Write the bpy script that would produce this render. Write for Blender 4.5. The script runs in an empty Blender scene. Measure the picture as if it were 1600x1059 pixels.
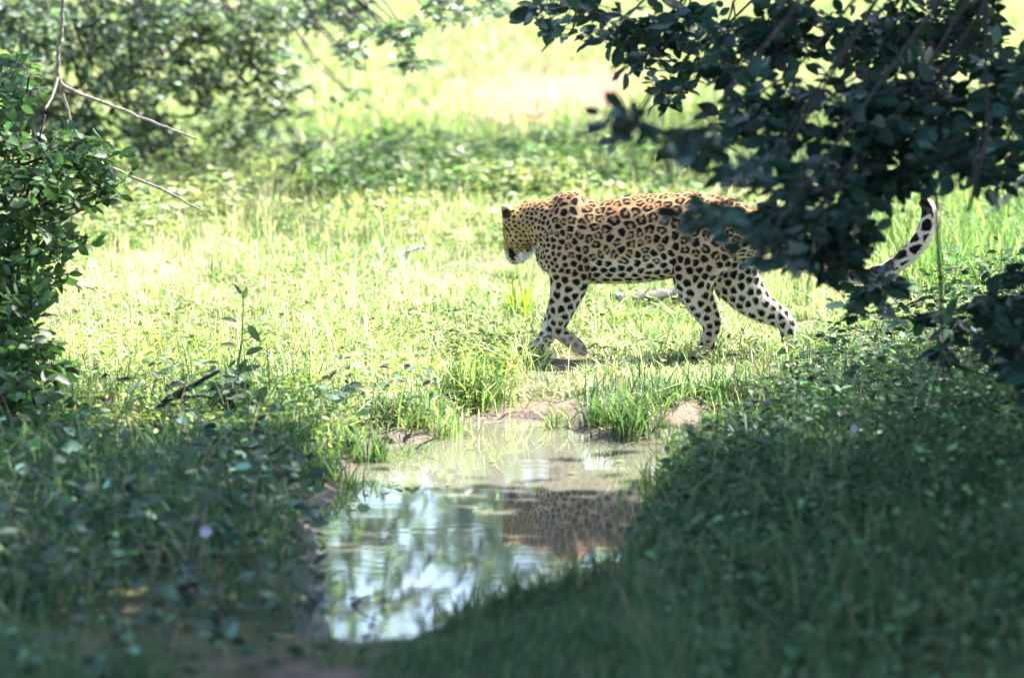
import bpy, math, random
import numpy as np
from mathutils import Vector, Matrix, Quaternion, kdtree

random.seed(7)
rng = np.random.default_rng(11)
scene = bpy.context.scene
COL = scene.collection

# ------------------------------------------------------------------ camera
F = 6570.0                       # focal length in pixels of a 1600 px wide frame
CAMZ = 2.6
D = 18.0                         # distance of the leopard
PITCH = math.atan((529.5 + 359.0) / F)
cam = bpy.data.cameras.new('camera')
cam.sensor_width = 36.0
cam.lens = 36.0 * F / 1600.0
cam.clip_start = 0.5
cam.clip_end = 3000.0
cam.dof.use_dof = True
cam.dof.focus_distance = 17.75
cam.dof.aperture_fstop = 2.1
cam.dof.aperture_blades = 9
camo = bpy.data.objects.new('camera', cam)
COL.objects.link(camo)
camo.location = (0, 0, CAMZ)
camo.rotation_euler = (math.pi / 2 - PITCH, 0, 0)
scene.camera = camo

# ------------------------------------------------------------------ sky and sun
SUN = Vector((0.60, 0.42, 0.90)).normalized()      # towards the sun: behind the animal, to the right
ELEV = math.asin(SUN.z)
AZ = math.atan2(SUN.x, SUN.y)
world = bpy.data.worlds.new('World')
scene.world = world
world.use_nodes = True
wn = world.node_tree.nodes
bg = wn['Background']
sky = wn.new('ShaderNodeTexSky')
sky.sky_type = 'NISHITA'
sky.sun_disc = False
sky.sun_elevation = ELEV
sky.sun_rotation = AZ
sky.air_density = 1.0
sky.dust_density = 1.3
sky.ozone_density = 1.0
world.node_tree.links.new(sky.outputs[0], bg.inputs[0])
bg.inputs[1].default_value = 0.105
sun = bpy.data.lights.new('sun', 'SUN')
sun.energy = 5.0
sun.angle = math.radians(0.53)
sun.color = (1.0, 0.96, 0.90)
suno = bpy.data.objects.new('sun', sun)
COL.objects.link(suno)
suno.location = (8, 9, 16)
suno.rotation_euler = SUN.to_track_quat('Z', 'Y').to_euler()

# ------------------------------------------------------------------ exposure
scene.view_settings.view_transform = 'Standard'
scene.view_settings.look = 'None'
scene.view_settings.exposure = 2.72
scene.view_settings.gamma = 1.0
scene.view_settings.use_curve_mapping = False
scene.cycles.use_denoising = True
scene.cycles.max_bounces = 6
scene.cycles.diffuse_bounces = 3
scene.cycles.glossy_bounces = 3
scene.cycles.transmission_bounces = 4
scene.cycles.transparent_max_bounces = 4
scene.cycles.sample_clamp_indirect = 6.0
scene.render.engine = 'CYCLES'

# ------------------------------------------------------------------ helpers
cp, sp = math.cos(PITCH), math.sin(PITCH)


def ray(px, py):
    u, v = (px - 800.0) / F, (529.5 - py) / F
    return np.array([u, cp + v * sp, -sp + v * cp])


def at(px, py, Y):
    r = ray(px, py)
    t = Y / r[1]
    return np.array([r[0] * t, Y, CAMZ + r[2] * t])


def gnd(px, py, z=0.0):
    r = ray(px, py)
    t = (z - CAMZ) / r[2]
    return np.array([r[0] * t, r[1] * t, z])


def project(P):
    P = np.atleast_2d(P)
    x, y, z = P[:, 0], P[:, 1], P[:, 2] - CAMZ
    dep = y * cp - z * sp
    up = y * sp + z * cp
    return np.stack([800 + F * x / dep, 529.5 - F * up / dep, dep], 1)


def sstep(a, b, x):
    t = np.clip((x - a) / (b - a), 0, 1)
    return t * t * (3 - 2 * t)


def tag(o, label=None, cat=None, group=None, kind=None):
    for k, v in (('label', label), ('category', cat), ('group', group), ('kind', kind)):
        if v:
            o[k] = v
    return o


def mesh_np(name, V, T, tint=None, mat=None):
    V = np.ascontiguousarray(V, np.float32)
    T = np.ascontiguousarray(T, np.int32)
    me = bpy.data.meshes.new(name)
    me.vertices.add(len(V))
    me.vertices.foreach_set('co', V.ravel())
    k = T.shape[1]
    me.loops.add(T.size)
    me.loops.foreach_set('vertex_index', T.ravel())
    me.polygons.add(len(T))
    me.polygons.foreach_set('loop_start', np.arange(len(T), dtype=np.int32) * k)
    me.update(calc_edges=True)
    if tint is not None:
        a = me.attributes.new('tint', 'FLOAT_COLOR', 'POINT')
        c = np.ones((len(V), 4), np.float32)
        c[:, :3] = tint
        a.data.foreach_set('color', c.ravel())
    if mat:
        me.materials.append(mat)
    me.validate()
    return me


def link(name, me, parent=None, base=None):
    o = bpy.data.objects.new(name, me)
    COL.objects.link(o)
    if parent is not None:
        o.parent = parent
        if base is not None:
            o.location = -Vector(base)
    return o


def thing(name, base, label, cat, group=None):
    o = bpy.data.objects.new(name, None)
    o.empty_display_size = 0.1
    COL.objects.link(o)
    o.location = Vector(base)
    return tag(o, label, cat, group)


def vnoise(x, y, seed=0):
    """smooth value noise, numpy"""
    xi, yi = np.floor(x).astype(np.int64), np.floor(y).astype(np.int64)
    fx, fy = x - xi, y - yi
    fx, fy = fx * fx * (3 - 2 * fx), fy * fy * (3 - 2 * fy)

    def h(a, b):
        n = (a * 374761393 + b * 668265263 + seed * 1442695041) & 0x7fffffff
        n = ((n ^ (n >> 13)) * 1274126177) & 0x7fffffff
        return ((n ^ (n >> 16)) & 0xffff) / 65535.0
    return (h(xi, yi) * (1 - fx) + h(xi + 1, yi) * fx) * (1 - fy) + (h(xi, yi + 1) * (1 - fx) + h(xi + 1, yi + 1) * fx) * fy


def fbm(x, y, seed=0, o=4):
    s, a, t = 0, 1, 0
    for i in range(o):
        s = s + a * vnoise(x * 2 ** i, y * 2 ** i, seed + i)
        t += a
        a *= 0.5
    return s / t


# ------------------------------------------------------------------ materials
def new_mat(name):
    m = bpy.data.materials.new(name)
    m.use_nodes = True
    n = m.node_tree.nodes
    return m, n, m.node_tree.links, n['Principled BSDF']


def leaf_mat(name, trans=0.35, rough=0.4, spec=0.5, tcol=(1.1, 1.3, 0.65), obj_random=False):
    m, n, l, b = new_mat(name)
    at_ = n.new('ShaderNodeAttribute')
    at_.attribute_name = 'tint'
    src = at_.outputs['Color']
    nz = n.new('ShaderNodeTexNoise')
    nz.inputs['Scale'].default_value = 23.0
    nz.inputs['Detail'].default_value = 3.0
    geo = n.new('ShaderNodeNewGeometry')
    l.new(geo.outputs['Position'], nz.inputs['Vector'])
    mr = n.new('ShaderNodeMapRange')
    mr.inputs['To Min'].default_value = 0.7
    mr.inputs['To Max'].default_value = 1.3
    l.new(nz.outputs['Fac'], mr.inputs['Value'])
    mx = n.new('ShaderNodeMix')
    mx.data_type = 'RGBA'
    mx.blend_type = 'MULTIPLY'
    mx.inputs['Factor'].default_value = 1.0
    l.new(src, mx.inputs['A'])
    cmb = n.new('ShaderNodeCombineColor')
    for i in range(3):
        l.new(mr.outputs[0], cmb.inputs[i])
    l.new(cmb.outputs[0], mx.inputs['B'])
    l.new(mx.outputs['Result'], b.inputs['Base Color'])
    b.inputs['Roughness'].default_value = rough
    b.inputs['Specular IOR Level'].default_value = spec
    tr = n.new('ShaderNodeBsdfTranslucent')
    mt = n.new('ShaderNodeMix')
    mt.data_type = 'RGBA'
    mt.blend_type = 'MULTIPLY'
    mt.inputs['Factor'].default_value = 1.0
    l.new(mx.outputs['Result'], mt.inputs['A'])
    mt.inputs['B'].default_value = (*tcol, 1)
    l.new(mt.outputs['Result'], tr.inputs['Color'])
    ms = n.new('ShaderNodeMixShader')
    ms.inputs[0].default_value = trans
    l.new(b.outputs[0], ms.inputs[1])
    l.new(tr.outputs[0], ms.inputs[2])
    l.new(ms.outputs[0], n['Material Output'].inputs['Surface'])
    return m


def bark_mat(name, c1, c2, scale=14.0, rough=0.85):
    m, n, l, b = new_mat(name)
    tc = n.new('ShaderNodeNewGeometry')
    nz = n.new('ShaderNodeTexNoise')
    nz.inputs['Scale'].default_value = scale
    nz.inputs['Detail'].default_value = 8.0
    nz.inputs['Roughness'].default_value = 0.65
    l.new(tc.outputs['Position'], nz.inputs['Vector'])
    r = n.new('ShaderNodeValToRGB')
    r.color_ramp.elements[0].position = 0.33
    r.color_ramp.elements[0].color = (*c1, 1)
    r.color_ramp.elements[1].position = 0.68
    r.color_ramp.elements[1].color = (*c2, 1)
    l.new(nz.outputs['Fac'], r.inputs[0])
    l.new(r.outputs[0], b.inputs['Base Color'])
    b.inputs['Roughness'].default_value = rough
    bp = n.new('ShaderNodeBump')
    bp.inputs['Strength'].default_value = 0.7
    bp.inputs['Distance'].default_value = 0.01
    l.new(nz.outputs['Fac'], bp.inputs['Height'])
    l.new(bp.outputs[0], b.inputs['Normal'])
    return m


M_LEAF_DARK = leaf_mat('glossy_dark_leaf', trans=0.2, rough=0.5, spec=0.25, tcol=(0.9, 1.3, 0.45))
M_LEAF = leaf_mat('broad_leaf', trans=0.38, rough=0.46, spec=0.35)
M_LEAF_FAR = leaf_mat('sunlit_far_leaf', trans=0.55, rough=0.5, spec=0.4)
M_LEAF_HERB = leaf_mat('herb_leaf', trans=0.36, rough=0.6, spec=0.22)
M_GRASS = leaf_mat('grass_blade', trans=0.42, rough=0.55, spec=0.3, tcol=(1.1, 1.2, 0.75))
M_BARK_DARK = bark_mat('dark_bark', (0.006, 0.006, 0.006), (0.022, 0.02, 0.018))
M_BARK_PALE = bark_mat('pale_bark', (0.07, 0.06, 0.05), (0.27, 0.23, 0.19), 45)
M_BARK_GREY = bark_mat('weathered_wood', (0.1, 0.09, 0.085), (0.3, 0.28, 0.26), 26)
M_STEM = bark_mat('green_stem', (0.06, 0.08, 0.03), (0.14, 0.17, 0.06), 30)

# ------------------------------------------------------------------ the pool outline
pool_px = [(572, 697), (610, 690), (650, 688), (690, 676), (730, 664), (765, 655), (800, 651), (850, 655), (880, 662), (905, 673),
           (950, 683), (1000, 687), (1040, 684), (1085, 674), (1130, 664), (1165, 658), (1195, 655), (1180, 672), (1130, 692),
           (1080, 715), (1045, 745), (1025, 790), (1005, 840), (975, 890), (930, 920), (860, 932), (800, 945), (735, 955),
           (690, 985), (640, 1003), (560, 1008), (505, 1000), (495, 960), (490, 900), (482, 850), (485, 805), (510, 770), (540, 735)]
POOL = np.array([gnd(x, y, 0.0)[:2] for x, y in pool_px])


def pool_sd(x, y):
    """signed distance to the pool outline, negative inside"""
    P = np.stack([np.asarray(x, float).ravel(), np.asarray(y, float).ravel()], 1)
    d2 = np.full(len(P), 1e18)
    ins = np.zeros(len(P), bool)
    n = len(POOL)
    for i in range(n):
        a, b = POOL[i], POOL[(i + 1) % n]
        e = b - a
        w = P - a
        t = np.clip((w @ e) / (e @ e), 0, 1)
        q = w - t[:, None] * e
        d2 = np.minimum(d2, (q ** 2).sum(1))
        c = (a[1] > P[:, 1]) != (b[1] > P[:, 1])
        with np.errstate(divide='ignore', invalid='ignore'):
            xi = (b[0] - a[0]) * (P[:, 1] - a[1]) / (b[1] - a[1]) + a[0]
        ins ^= c & (P[:, 0] < xi)
    s = np.sqrt(d2)
    s[ins] *= -1
    return s.reshape(np.shape(x))


def ell(x, y, px, py, rx, ry, z=0.08):
    """soft elliptical patch on the ground, centre given where it lies in the picture, radii in metres"""
    c = gnd(px, py, z)
    return np.exp(-(((x - c[0]) / rx) ** 2 + ((y - c[1]) / ry) ** 2))


def mud_mask(x, y):
    sd = pool_sd(x, y) + 0.06 * (fbm(x * 7, y * 7, 3) - 0.5)
    bandw = 0.035 + 0.10 * np.clip(ell(x, y, 860, 640, 0.5, 0.9) + ell(x, y, 1050, 665, 0.6, 0.7) + ell(x, y, 560, 1020, 0.8, 0.8), 0, 1)
    m = 1 - sstep(0.0, bandw, sd)
    j = 0.55 * (fbm(x * 8, y * 4, 4) - 0.5)
    # bare far bank, trodden path down to the water, near shore, red patch far back
    m = np.maximum(m, sstep(0.42, 0.6, ell(x, y, 1085, 648, 0.26, 0.36) + 1.6 * j))
    m = np.maximum(m, sstep(0.42, 0.6, ell(x, y, 840, 630, 0.22, 0.42) + 1.2 * j))
    m = np.maximum(m, sstep(0.42, 0.6, ell(x, y, 886, 572, 0.085, 0.28) + j))
    m = np.maximum(m, sstep(0.42, 0.6, ell(x, y, 970, 660, 0.2, 0.42) + j))
    m = np.maximum(m, sstep(0.42, 0.6, np.exp(-((x + 0.68) / 0.62) ** 2 - ((y - 10.9) / 1.12) ** 2) + 1.3 * j))
    m = np.maximum(m, sstep(0.40, 0.6, ell(x, y, 880, 925, 0.16, 0.2, 0.03)))
    m = np.maximum(m, 0.9 * sstep(0.25, 0.6, ell(x, y, 880, 146, 0.85, 2.2) + 1.3 * (fbm(x * 2.6, y * 1.0, 5) - 0.5)))
    m = np.maximum(m, 0.7 * sstep(0.35, 0.8, ell(x, y, 1590, 262, 0.45, 0.8) + 0.4 * (fbm(x * 3, y * 3, 6) - 0.5)))
    return np.clip(m, 0, 1)


def height(x, y):
    x = np.asarray(x, float)
    y = np.asarray(y, float)
    sd = pool_sd(x, y)
    far = sstep(16.4, 17.0, y)
    mudbank = np.clip(ell(x, y, 860, 630, 0.28, 0.8) + ell(x, y, 1050, 660, 0.5, 0.5), 0, 1)
    w = 0.16 + 0.35 * mudbank
    near = np.exp(-((x + 0.55) / 0.75) ** 2) * (1 - sstep(12.5, 13.3, y))
    bank = 0.015 + (0.085 - 0.03 * mudbank - 0.07 * near) * sstep(0.0, w, sd)
    bed = -0.13 * sstep(0.0, 0.35, -sd)
    h = np.where(sd > 0, bank, 0.015 * (1 - sstep(0, 0.03, -sd)) + bed)
    out = sstep(0.05, 0.5, sd)
    h = h + out * (0.05 * (fbm(x * 0.9, y * 0.9, 21) - 0.5) + 0.03 * (fbm(x * 4, y * 4, 22) - 0.5))
    h = h + 0.008 * ell(x, y, 1080, 640, 0.2, 0.22) * (0.4 + 1.2 * fbm(x * 9, y * 9, 24)) + 0.012 * sstep(0, 0.05, sd) * (fbm(x * 22, y * 22, 23) - 0.5)
    h = h + 0.10 * sstep(0.9, 2.4, x) * (1 - sstep(18.5, 20.5, y)) * out      # right bank lifts a little
    h = h + 0.05 * (fbm(x * 0.15, y * 0.15, 9) - 0.5) * sstep(20, 30, y)
    return h


# ------------------------------------------------------------------ ground sheet
def axis(lo, hi, step, far, mid, step2, ratio=1.18):
    a = list(np.arange(lo, hi + 1e-6, step))
    s, v = step, hi
    while v < mid:
        v += step2
        a.append(v)
    while v < far:
        s *= ratio
        v += s
        a.append(v)
    s, v = step, lo
    pre = []
    while v > -far:
        s *= ratio
        v -= s
        pre.append(v)
    return np.array(pre[::-1] + a)


gx = axis(-2.2, 2.2, 0.045, 900, 5.0, 0.25)
gy = axis(11.6, 18.4, 0.05, 900, 48.0, 0.3)
X, Y = np.meshgrid(gx, gy)
Z = height(X, Y)
nx, ny = len(gx), len(gy)
idx = np.arange(nx * ny).reshape(ny, nx)
Q = np.stack([idx[:-1, :-1], idx[:-1, 1:], idx[1:, 1:], idx[1:, :-1]], -1).reshape(-1, 4)
mud = mud_mask(X, Y).ravel()
wet = (1 - sstep(0.02, 0.16, pool_sd(X, Y) + 0.12 * (fbm(X * 6, Y * 6, 31) - 0.5))).ravel()
lat = np.clip(1.4 * ell(X, Y, 880, 140, 1.6, 4.0), 0, 1).ravel()
m, n, l, b = new_mat('soil_and_mud')
ga = n.new('ShaderNodeAttribute')
ga.attribute_name = 'tint'
sep = n.new('ShaderNodeSeparateColor')
l.new(ga.outputs['Color'], sep.inputs[0])
geo = n.new('ShaderNodeNewGeometry')
nz = n.new('ShaderNodeTexNoise')
nz.inputs['Scale'].default_value = 5.0
nz.inputs['Detail'].default_value = 10.0
nz.inputs['Roughness'].default_value = 0.7
l.new(geo.outputs['Position'], nz.inputs['Vector'])
r1 = n.new('ShaderNodeValToRGB')            # leaf litter and thatch under the grass
r1.color_ramp.elements[0].position = 0.3
r1.color_ramp.elements[0].color = (0.03, 0.036, 0.016, 1)
r1.color_ramp.elements[1].position = 0.7
r1.color_ramp.elements[1].color = (0.13, 0.125, 0.06, 1)
l.new(nz.outputs['Fac'], r1.inputs[0])
r2 = n.new('ShaderNodeValToRGB')            # bare laterite mud
r2.color_ramp.elements[0].position = 0.3
r2.color_ramp.elements[0].color = (0.085, 0.06, 0.045, 1)
r2.color_ramp.elements[1].position = 0.7
r2.color_ramp.elements[1].color = (0.21, 0.148, 0.112, 1)
l.new(nz.outputs['Fac'], r2.inputs[0])
mx = n.new('ShaderNodeMix')
mx.data_type = 'RGBA'
ml_ = n.new('ShaderNodeMix')               # redder laterite at the back of the clearing
ml_.data_type = 'RGBA'
l.new(sep.outputs[2], ml_.inputs['Factor'])
l.new(r2.outputs[0], ml_.inputs['A'])
ml_.inputs['B'].default_value = (0.24, 0.105, 0.07, 1)
l.new(sep.outputs[0], mx.inputs['Factor'])
l.new(r1.outputs[0], mx.inputs['A'])
l.new(ml_.outputs['Result'], mx.inputs['B'])
mw = n.new('ShaderNodeMix')                 # wet mud at the water line is darker
mw.data_type = 'RGBA'
mw.blend_type = 'MULTIPLY'
l.new(sep.outputs[1], mw.inputs['Factor'])
l.new(mx.outputs['Result'], mw.inputs['A'])
mw.inputs['B'].default_value = (0.45, 0.45, 0.47, 1)
l.new(mw.outputs['Result'], b.inputs['Base Color'])
rr = n.new('ShaderNodeMapRange')
rr.inputs['To Min'].default_value = 0.9
rr.inputs['To Max'].default_value = 0.5
l.new(sep.outputs[1], rr.inputs['Value'])
l.new(rr.outputs[0], b.inputs['Roughness'])
b.inputs['Specular IOR Level'].default_value = 0.15
nz2 = n.new('ShaderNodeTexNoise')
nz2.inputs['Scale'].default_value = 38.0
nz2.inputs['Detail'].default_value = 6.0
l.new(geo.outputs['Position'], nz2.inputs['Vector'])
bp = n.new('ShaderNodeBump')
bp.inputs['Strength'].default_value = 0.8
bp.inputs['Distance'].default_value = 0.02
l.new(nz2.outputs['Fac'], bp.inputs['Height'])
l.new(bp.outputs[0], b.inputs['Normal'])
gtint = np.stack([mud, wet, lat], 1)
ground = link('ground', mesh_np('ground', np.stack([X.ravel(), Y.ravel(), Z.ravel()], 1), Q, gtint, m))
tag(ground, 'soil and reddish mud under the grass around the pool', 'ground', kind='structure')

# ------------------------------------------------------------------ water
lo, hi = POOL.min(0) - 0.08, POOL.max(0) + 0.08
wx, wy = np.meshgrid(np.linspace(lo[0], hi[0], 60), np.linspace(lo[1], hi[1], 140))
wi = np.arange(wx.size).reshape(wx.shape)
WQ = np.stack([wi[:-1, :-1], wi[:-1, 1:], wi[1:, 1:], wi[1:, :-1]], -1).reshape(-1, 4)
keep = (pool_sd(wx, wy) < 0.08).ravel()
WQ = WQ[keep[WQ].all(1)]
m, n, l, b = new_mat('murky_water')
b.inputs['Base Color'].default_value = (0.115, 0.108, 0.082, 1)
b.inputs['Roughness'].default_value = 0.025
b.inputs['IOR'].default_value = 1.85
b.inputs['Specular IOR Level'].default_value = 0.8
geo = n.new('ShaderNodeNewGeometry')
mp = n.new('ShaderNodeMapping')
mp.inputs['Scale'].default_value = (1.6, 13.0, 1.0)
l.new(geo.outputs['Position'], mp.inputs['Vector'])
nz = n.new('ShaderNodeTexNoise')
nz.inputs['Scale'].default_value = 1.0
nz.inputs['Detail'].default_value = 2.0
l.new(mp.outputs[0], nz.inputs['Vector'])
mp2 = n.new('ShaderNodeMapping')
mp2.inputs['Scale'].default_value = (0.5, 0.5, 1.0)
l.new(geo.outputs['Position'], mp2.inputs['Vector'])
nzb = n.new('ShaderNodeTexNoise')           # calm and ruffled patches
nzb.inputs['Scale'].default_value = 2.2
l.new(mp2.outputs[0], nzb.inputs['Vector'])
mrr = n.new('ShaderNodeMapRange')
mrr.inputs['From Min'].default_value = 0.35
mrr.inputs['From Max'].default_value = 0.65
mrr.inputs['To Min'].default_value = 0.15
mrr.inputs['To Max'].default_value = 1.0
l.new(nzb.outputs['Fac'], mrr.inputs['Value'])
ml = n.new('ShaderNodeMath')
ml.operation = 'MULTIPLY'
l.new(nz.outputs['Fac'], ml.inputs[0])
l.new(mrr.outputs[0], ml.inputs[1])
bp = n.new('ShaderNodeBump')
bp.inputs['Strength'].default_value = 0.5
bp.inputs['Distance'].default_value = 0.0006
l.new(ml.outputs[0], bp.inputs['Height'])
l.new(bp.outputs[0], b.inputs['Normal'])
water = link('pool_water', mesh_np('pool_water', np.stack([wx.ravel(), wy.ravel(), np.zeros(wx.size)], 1), WQ, None, m))
tag(water, 'murky rippled rain pool reflecting the leopard and trees', 'water', kind='structure')


# ------------------------------------------------------------------ tubes
def catmull(P, per=5):
    P = np.asarray(P, float)
    if len(P) < 3:
        return P
    A = np.vstack([2 * P[0] - P[1], P, 2 * P[-1] - P[-2]])
    out = []
    for i in range(1, len(A) - 2):
        for t in np.linspace(0, 1, per, endpoint=False):
            p0, p1, p2, p3 = A[i - 1], A[i], A[i + 1], A[i + 2]
            out.append(0.5 * ((2 * p1) + (-p0 + p2) * t + (2 * p0 - 5 * p1 + 4 * p2 - p3) * t * t + (-p0 + 3 * p1 - 3 * p2 + p3) * t ** 3))
    out.append(A[-2])
    return np.array(out)


def tube(P, R, k=7):
    """closed tapered tube as (verts, tris)"""
    P = np.asarray(P, float)
    n = len(P)
    R = np.broadcast_to(np.asarray(R, float), (n,))
    V = []
    up = np.array([0.13, 0.21, 0.97])
    for i in range(n):
        t = P[min(i + 1, n - 1)] - P[max(i - 1, 0)]
        t = t / (np.linalg.norm(t) + 1e-9)
        a = np.cross(t, up)
        if np.linalg.norm(a) < 0.05:
            a = np.cross(t, np.array([1.0, 0, 0]))
        a /= np.linalg.norm(a)
        b_ = np.cross(t, a)
        th = np.arange(k) * 2 * math.pi / k
        V.append(P[i] + R[i] * (np.cos(th)[:, None] * a + np.sin(th)[:, None] * b_))
    V = np.vstack(V + [P[:1], P[-1:]])
    T = []
    for i in range(n - 1):
        for j in range(k):
            a0, a1 = i * k + j, i * k + (j + 1) % k
            T += [(a0, a1, a1 + k), (a0, a1 + k, a0 + k)]
    for j in range(k):
        T.append((n * k, (j + 1) % k, j))
        T.append((n * k + 1, (n - 1) * k + j, (n - 1) * k + (j + 1) % k))
    return V, np.array(T)


def merge(parts):
    V, T, o = [], [], 0
    for v, t in parts:
        V.append(v)
        T.append(np.asarray(t) + o)
        o += len(v)
    return np.vstack(V), np.vstack(T)


# ------------------------------------------------------------------ leaves
LEAF_V = np.array([(0, 0, 0), (.12, .0, -.005), (.38, .20, .035), (.38, -.20, .035), (.72, .19, .02), (.72, -.19, .02), (1, 0, -.07), (.38, 0, -.02), (.72, 0, -.035)])
LEAF_T = np.array([(1, 7, 2), (1, 3, 7), (7, 8, 4), (7, 4, 2), (7, 3, 5), (7, 5, 8), (8, 6, 4), (8, 5, 6), (0, 7, 1)])


# a rounder leaf for the plants whose leaves can be told apart
_rows = [(.25, .145, .03, -.012), (.45, .205, .035, -.02), (.66, .19, .025, -.03), (.84, .115, -.005, -.045)]
LEAF_V2 = [(0, 0, 0), (.1, 0, -.004)]
for _x, _w, _e, _m in _rows:
    LEAF_V2 += [(_x, _w, _e), (_x, 0, _m), (_x, -_w, _e)]
LEAF_V2 = np.array(LEAF_V2 + [(1, 0, -.085)])
LEAF_T2 = [(1, 3, 2), (1, 4, 3), (0, 3, 1)]
for _r in range(3):
    _a = 2 + 3 * _r
    LEAF_T2 += [(_a, _a + 1, _a + 4), (_a, _a + 4, _a + 3), (_a + 1, _a + 2, _a + 5), (_a + 1, _a + 5, _a + 4)]
LEAF_T2 = np.array(LEAF_T2 + [(11, 12, 14), (12, 13, 14)])


def frames(dirs, norms):
    d = dirs / (np.linalg.norm(dirs, axis=1, keepdims=True) + 1e-9)
    s = np.cross(norms, d)
    s /= np.linalg.norm(s, axis=1, keepdims=True) + 1e-9
    nn = np.cross(d, s)
    return d, s, nn


def leaves_mesh(name, pos, dirs, norms, size, width, tint, mat, fine=False):
    d, s, nn = frames(dirs, norms)
    L, LT = (LEAF_V2, LEAF_T2) if fine else (LEAF_V, LEAF_T)
    size = np.asarray(size)[:, None, None]
    V = pos[:, None, :] + size * (L[None, :, 0:1] * d[:, None] + width * L[None, :, 1:2] * s[:, None] + L[None, :, 2:3] * nn[:, None])
    k = len(L)
    T = (np.arange(len(pos)) * k)[:, None, None] + LT[None]
    return mesh_np(name, V.reshape(-1, 3), T.reshape(-1, 3), np.repeat(tint, k, 0), mat)


def tints(n, base, var=0.25, warm=0.15):
    base = np.asarray(base)
    v = np.exp(rng.normal(0, var, (n, 1)))
    c = base[None] * v
    c[:, 0] *= 1 + warm * rng.random(n) * 2
    return np.clip(c, 0.003, 0.85)


class Leaves:
    def __init__(self):
        self.p, self.d, self.n, self.s = [], [], [], []

    def add(self, p, d, n, s):
        self.p.append(p); self.d.append(d); self.n.append(n); self.s.append(s)

    def arrays(self):
        return np.array(self.p), np.array(self.d), np.array(self.n), np.array(self.s)


def rand_unit():
    v = rng.normal(0, 1, 3)
    return v / np.linalg.norm(v)


def twig(leaves, wood, p0, p1, nleaf, size, sag=0.1, r=0.0025, upw=0.9, spread=1.0, paired=True):
    """a thin curved twig with leaves set along it"""
    p0, p1 = np.asarray(p0, float), np.asarray(p1, float)
    L = np.linalg.norm(p1 - p0)
    mid = (p0 + p1) / 2 + rng.normal(0, 0.08, 3) * L + np.array([0, 0, sag * L])
    P = catmull([p0, mid, p1], 2)
    wood.append(tube(P, np.linspace(r * 1.4, r * 0.5, len(P)), 3))
    t = (p1 - p0) / (L + 1e-9)
    side = np.cross(t, [0, 0, 1.0])
    side /= np.linalg.norm(side) + 1e-6
    sgn = 1
    for i in range(nleaf):
        u = 0.15 + 0.85 * (i + rng.random() * 0.5) / nleaf
        q = P[min(int(u * (len(P) - 1)), len(P) - 2)]
        q2 = P[min(int(u * (len(P) - 1)) + 1, len(P) - 1)]
        w = u * (len(P) - 1) - int(u * (len(P) - 1))
        q = q * (1 - w) + q2 * w
        sgn = -sgn
        dr = 0.55 * t + sgn * side * 0.8 * spread + np.array([0, 0, -0.15]) + rng.normal(0, 0.38, 3)
        nr = np.array([0, 0, upw]) + rng.normal(0, 0.55, 3)
        leaves.add(q, dr, nr, size * rng.uniform(0.4, 1.3))
    leaves.add(p1, t + rng.normal(0, 0.3, 3), np.array([0, 0, upw]) + rng.normal(0, 0.5, 3), size * rng.uniform(0.5, 1.1))


def clump(leaves, wood, c, rad, ntw, nleaf, size, src=None, sag=0.12, upw=0.9, tw=0.3, r=0.0028):
    """twigs that fan out through an ellipsoid round c, starting from a few boughs that come in from src"""
    c, rad = np.asarray(c, float), np.asarray(rad, float)
    hubs = [c + rad * rng.uniform(-0.55, 0.55, 3) for _ in range(max(2, ntw // 5))]
    src = c + np.array([rad[0] * 1.2, 0.1, rad[2] * 0.8]) if src is None else np.asarray(src, float)
    for h in hubs:
        m_ = (src + h) / 2 + rng.normal(0, 0.06, 3) * np.linalg.norm(h - src)
        P = catmull([src, m_, h], 4)
        wood.append(tube(P, np.linspace(r * 2.6, r * 1.2, len(P)), 5))
    for i in range(ntw):
        h = hubs[i % len(hubs)]
        e = c + rad * rand_unit() * rng.uniform(0.6, 1.0)
        v = e - h
        L = np.linalg.norm(v)
        if L > tw:
            h2 = e - v / L * tw * rng.uniform(0.8, 1.2)
        else:
            h2 = h
        twig(leaves, wood, h2, e, nleaf, size, sag, r, upw)


LEAF_CACHE = {}


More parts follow.
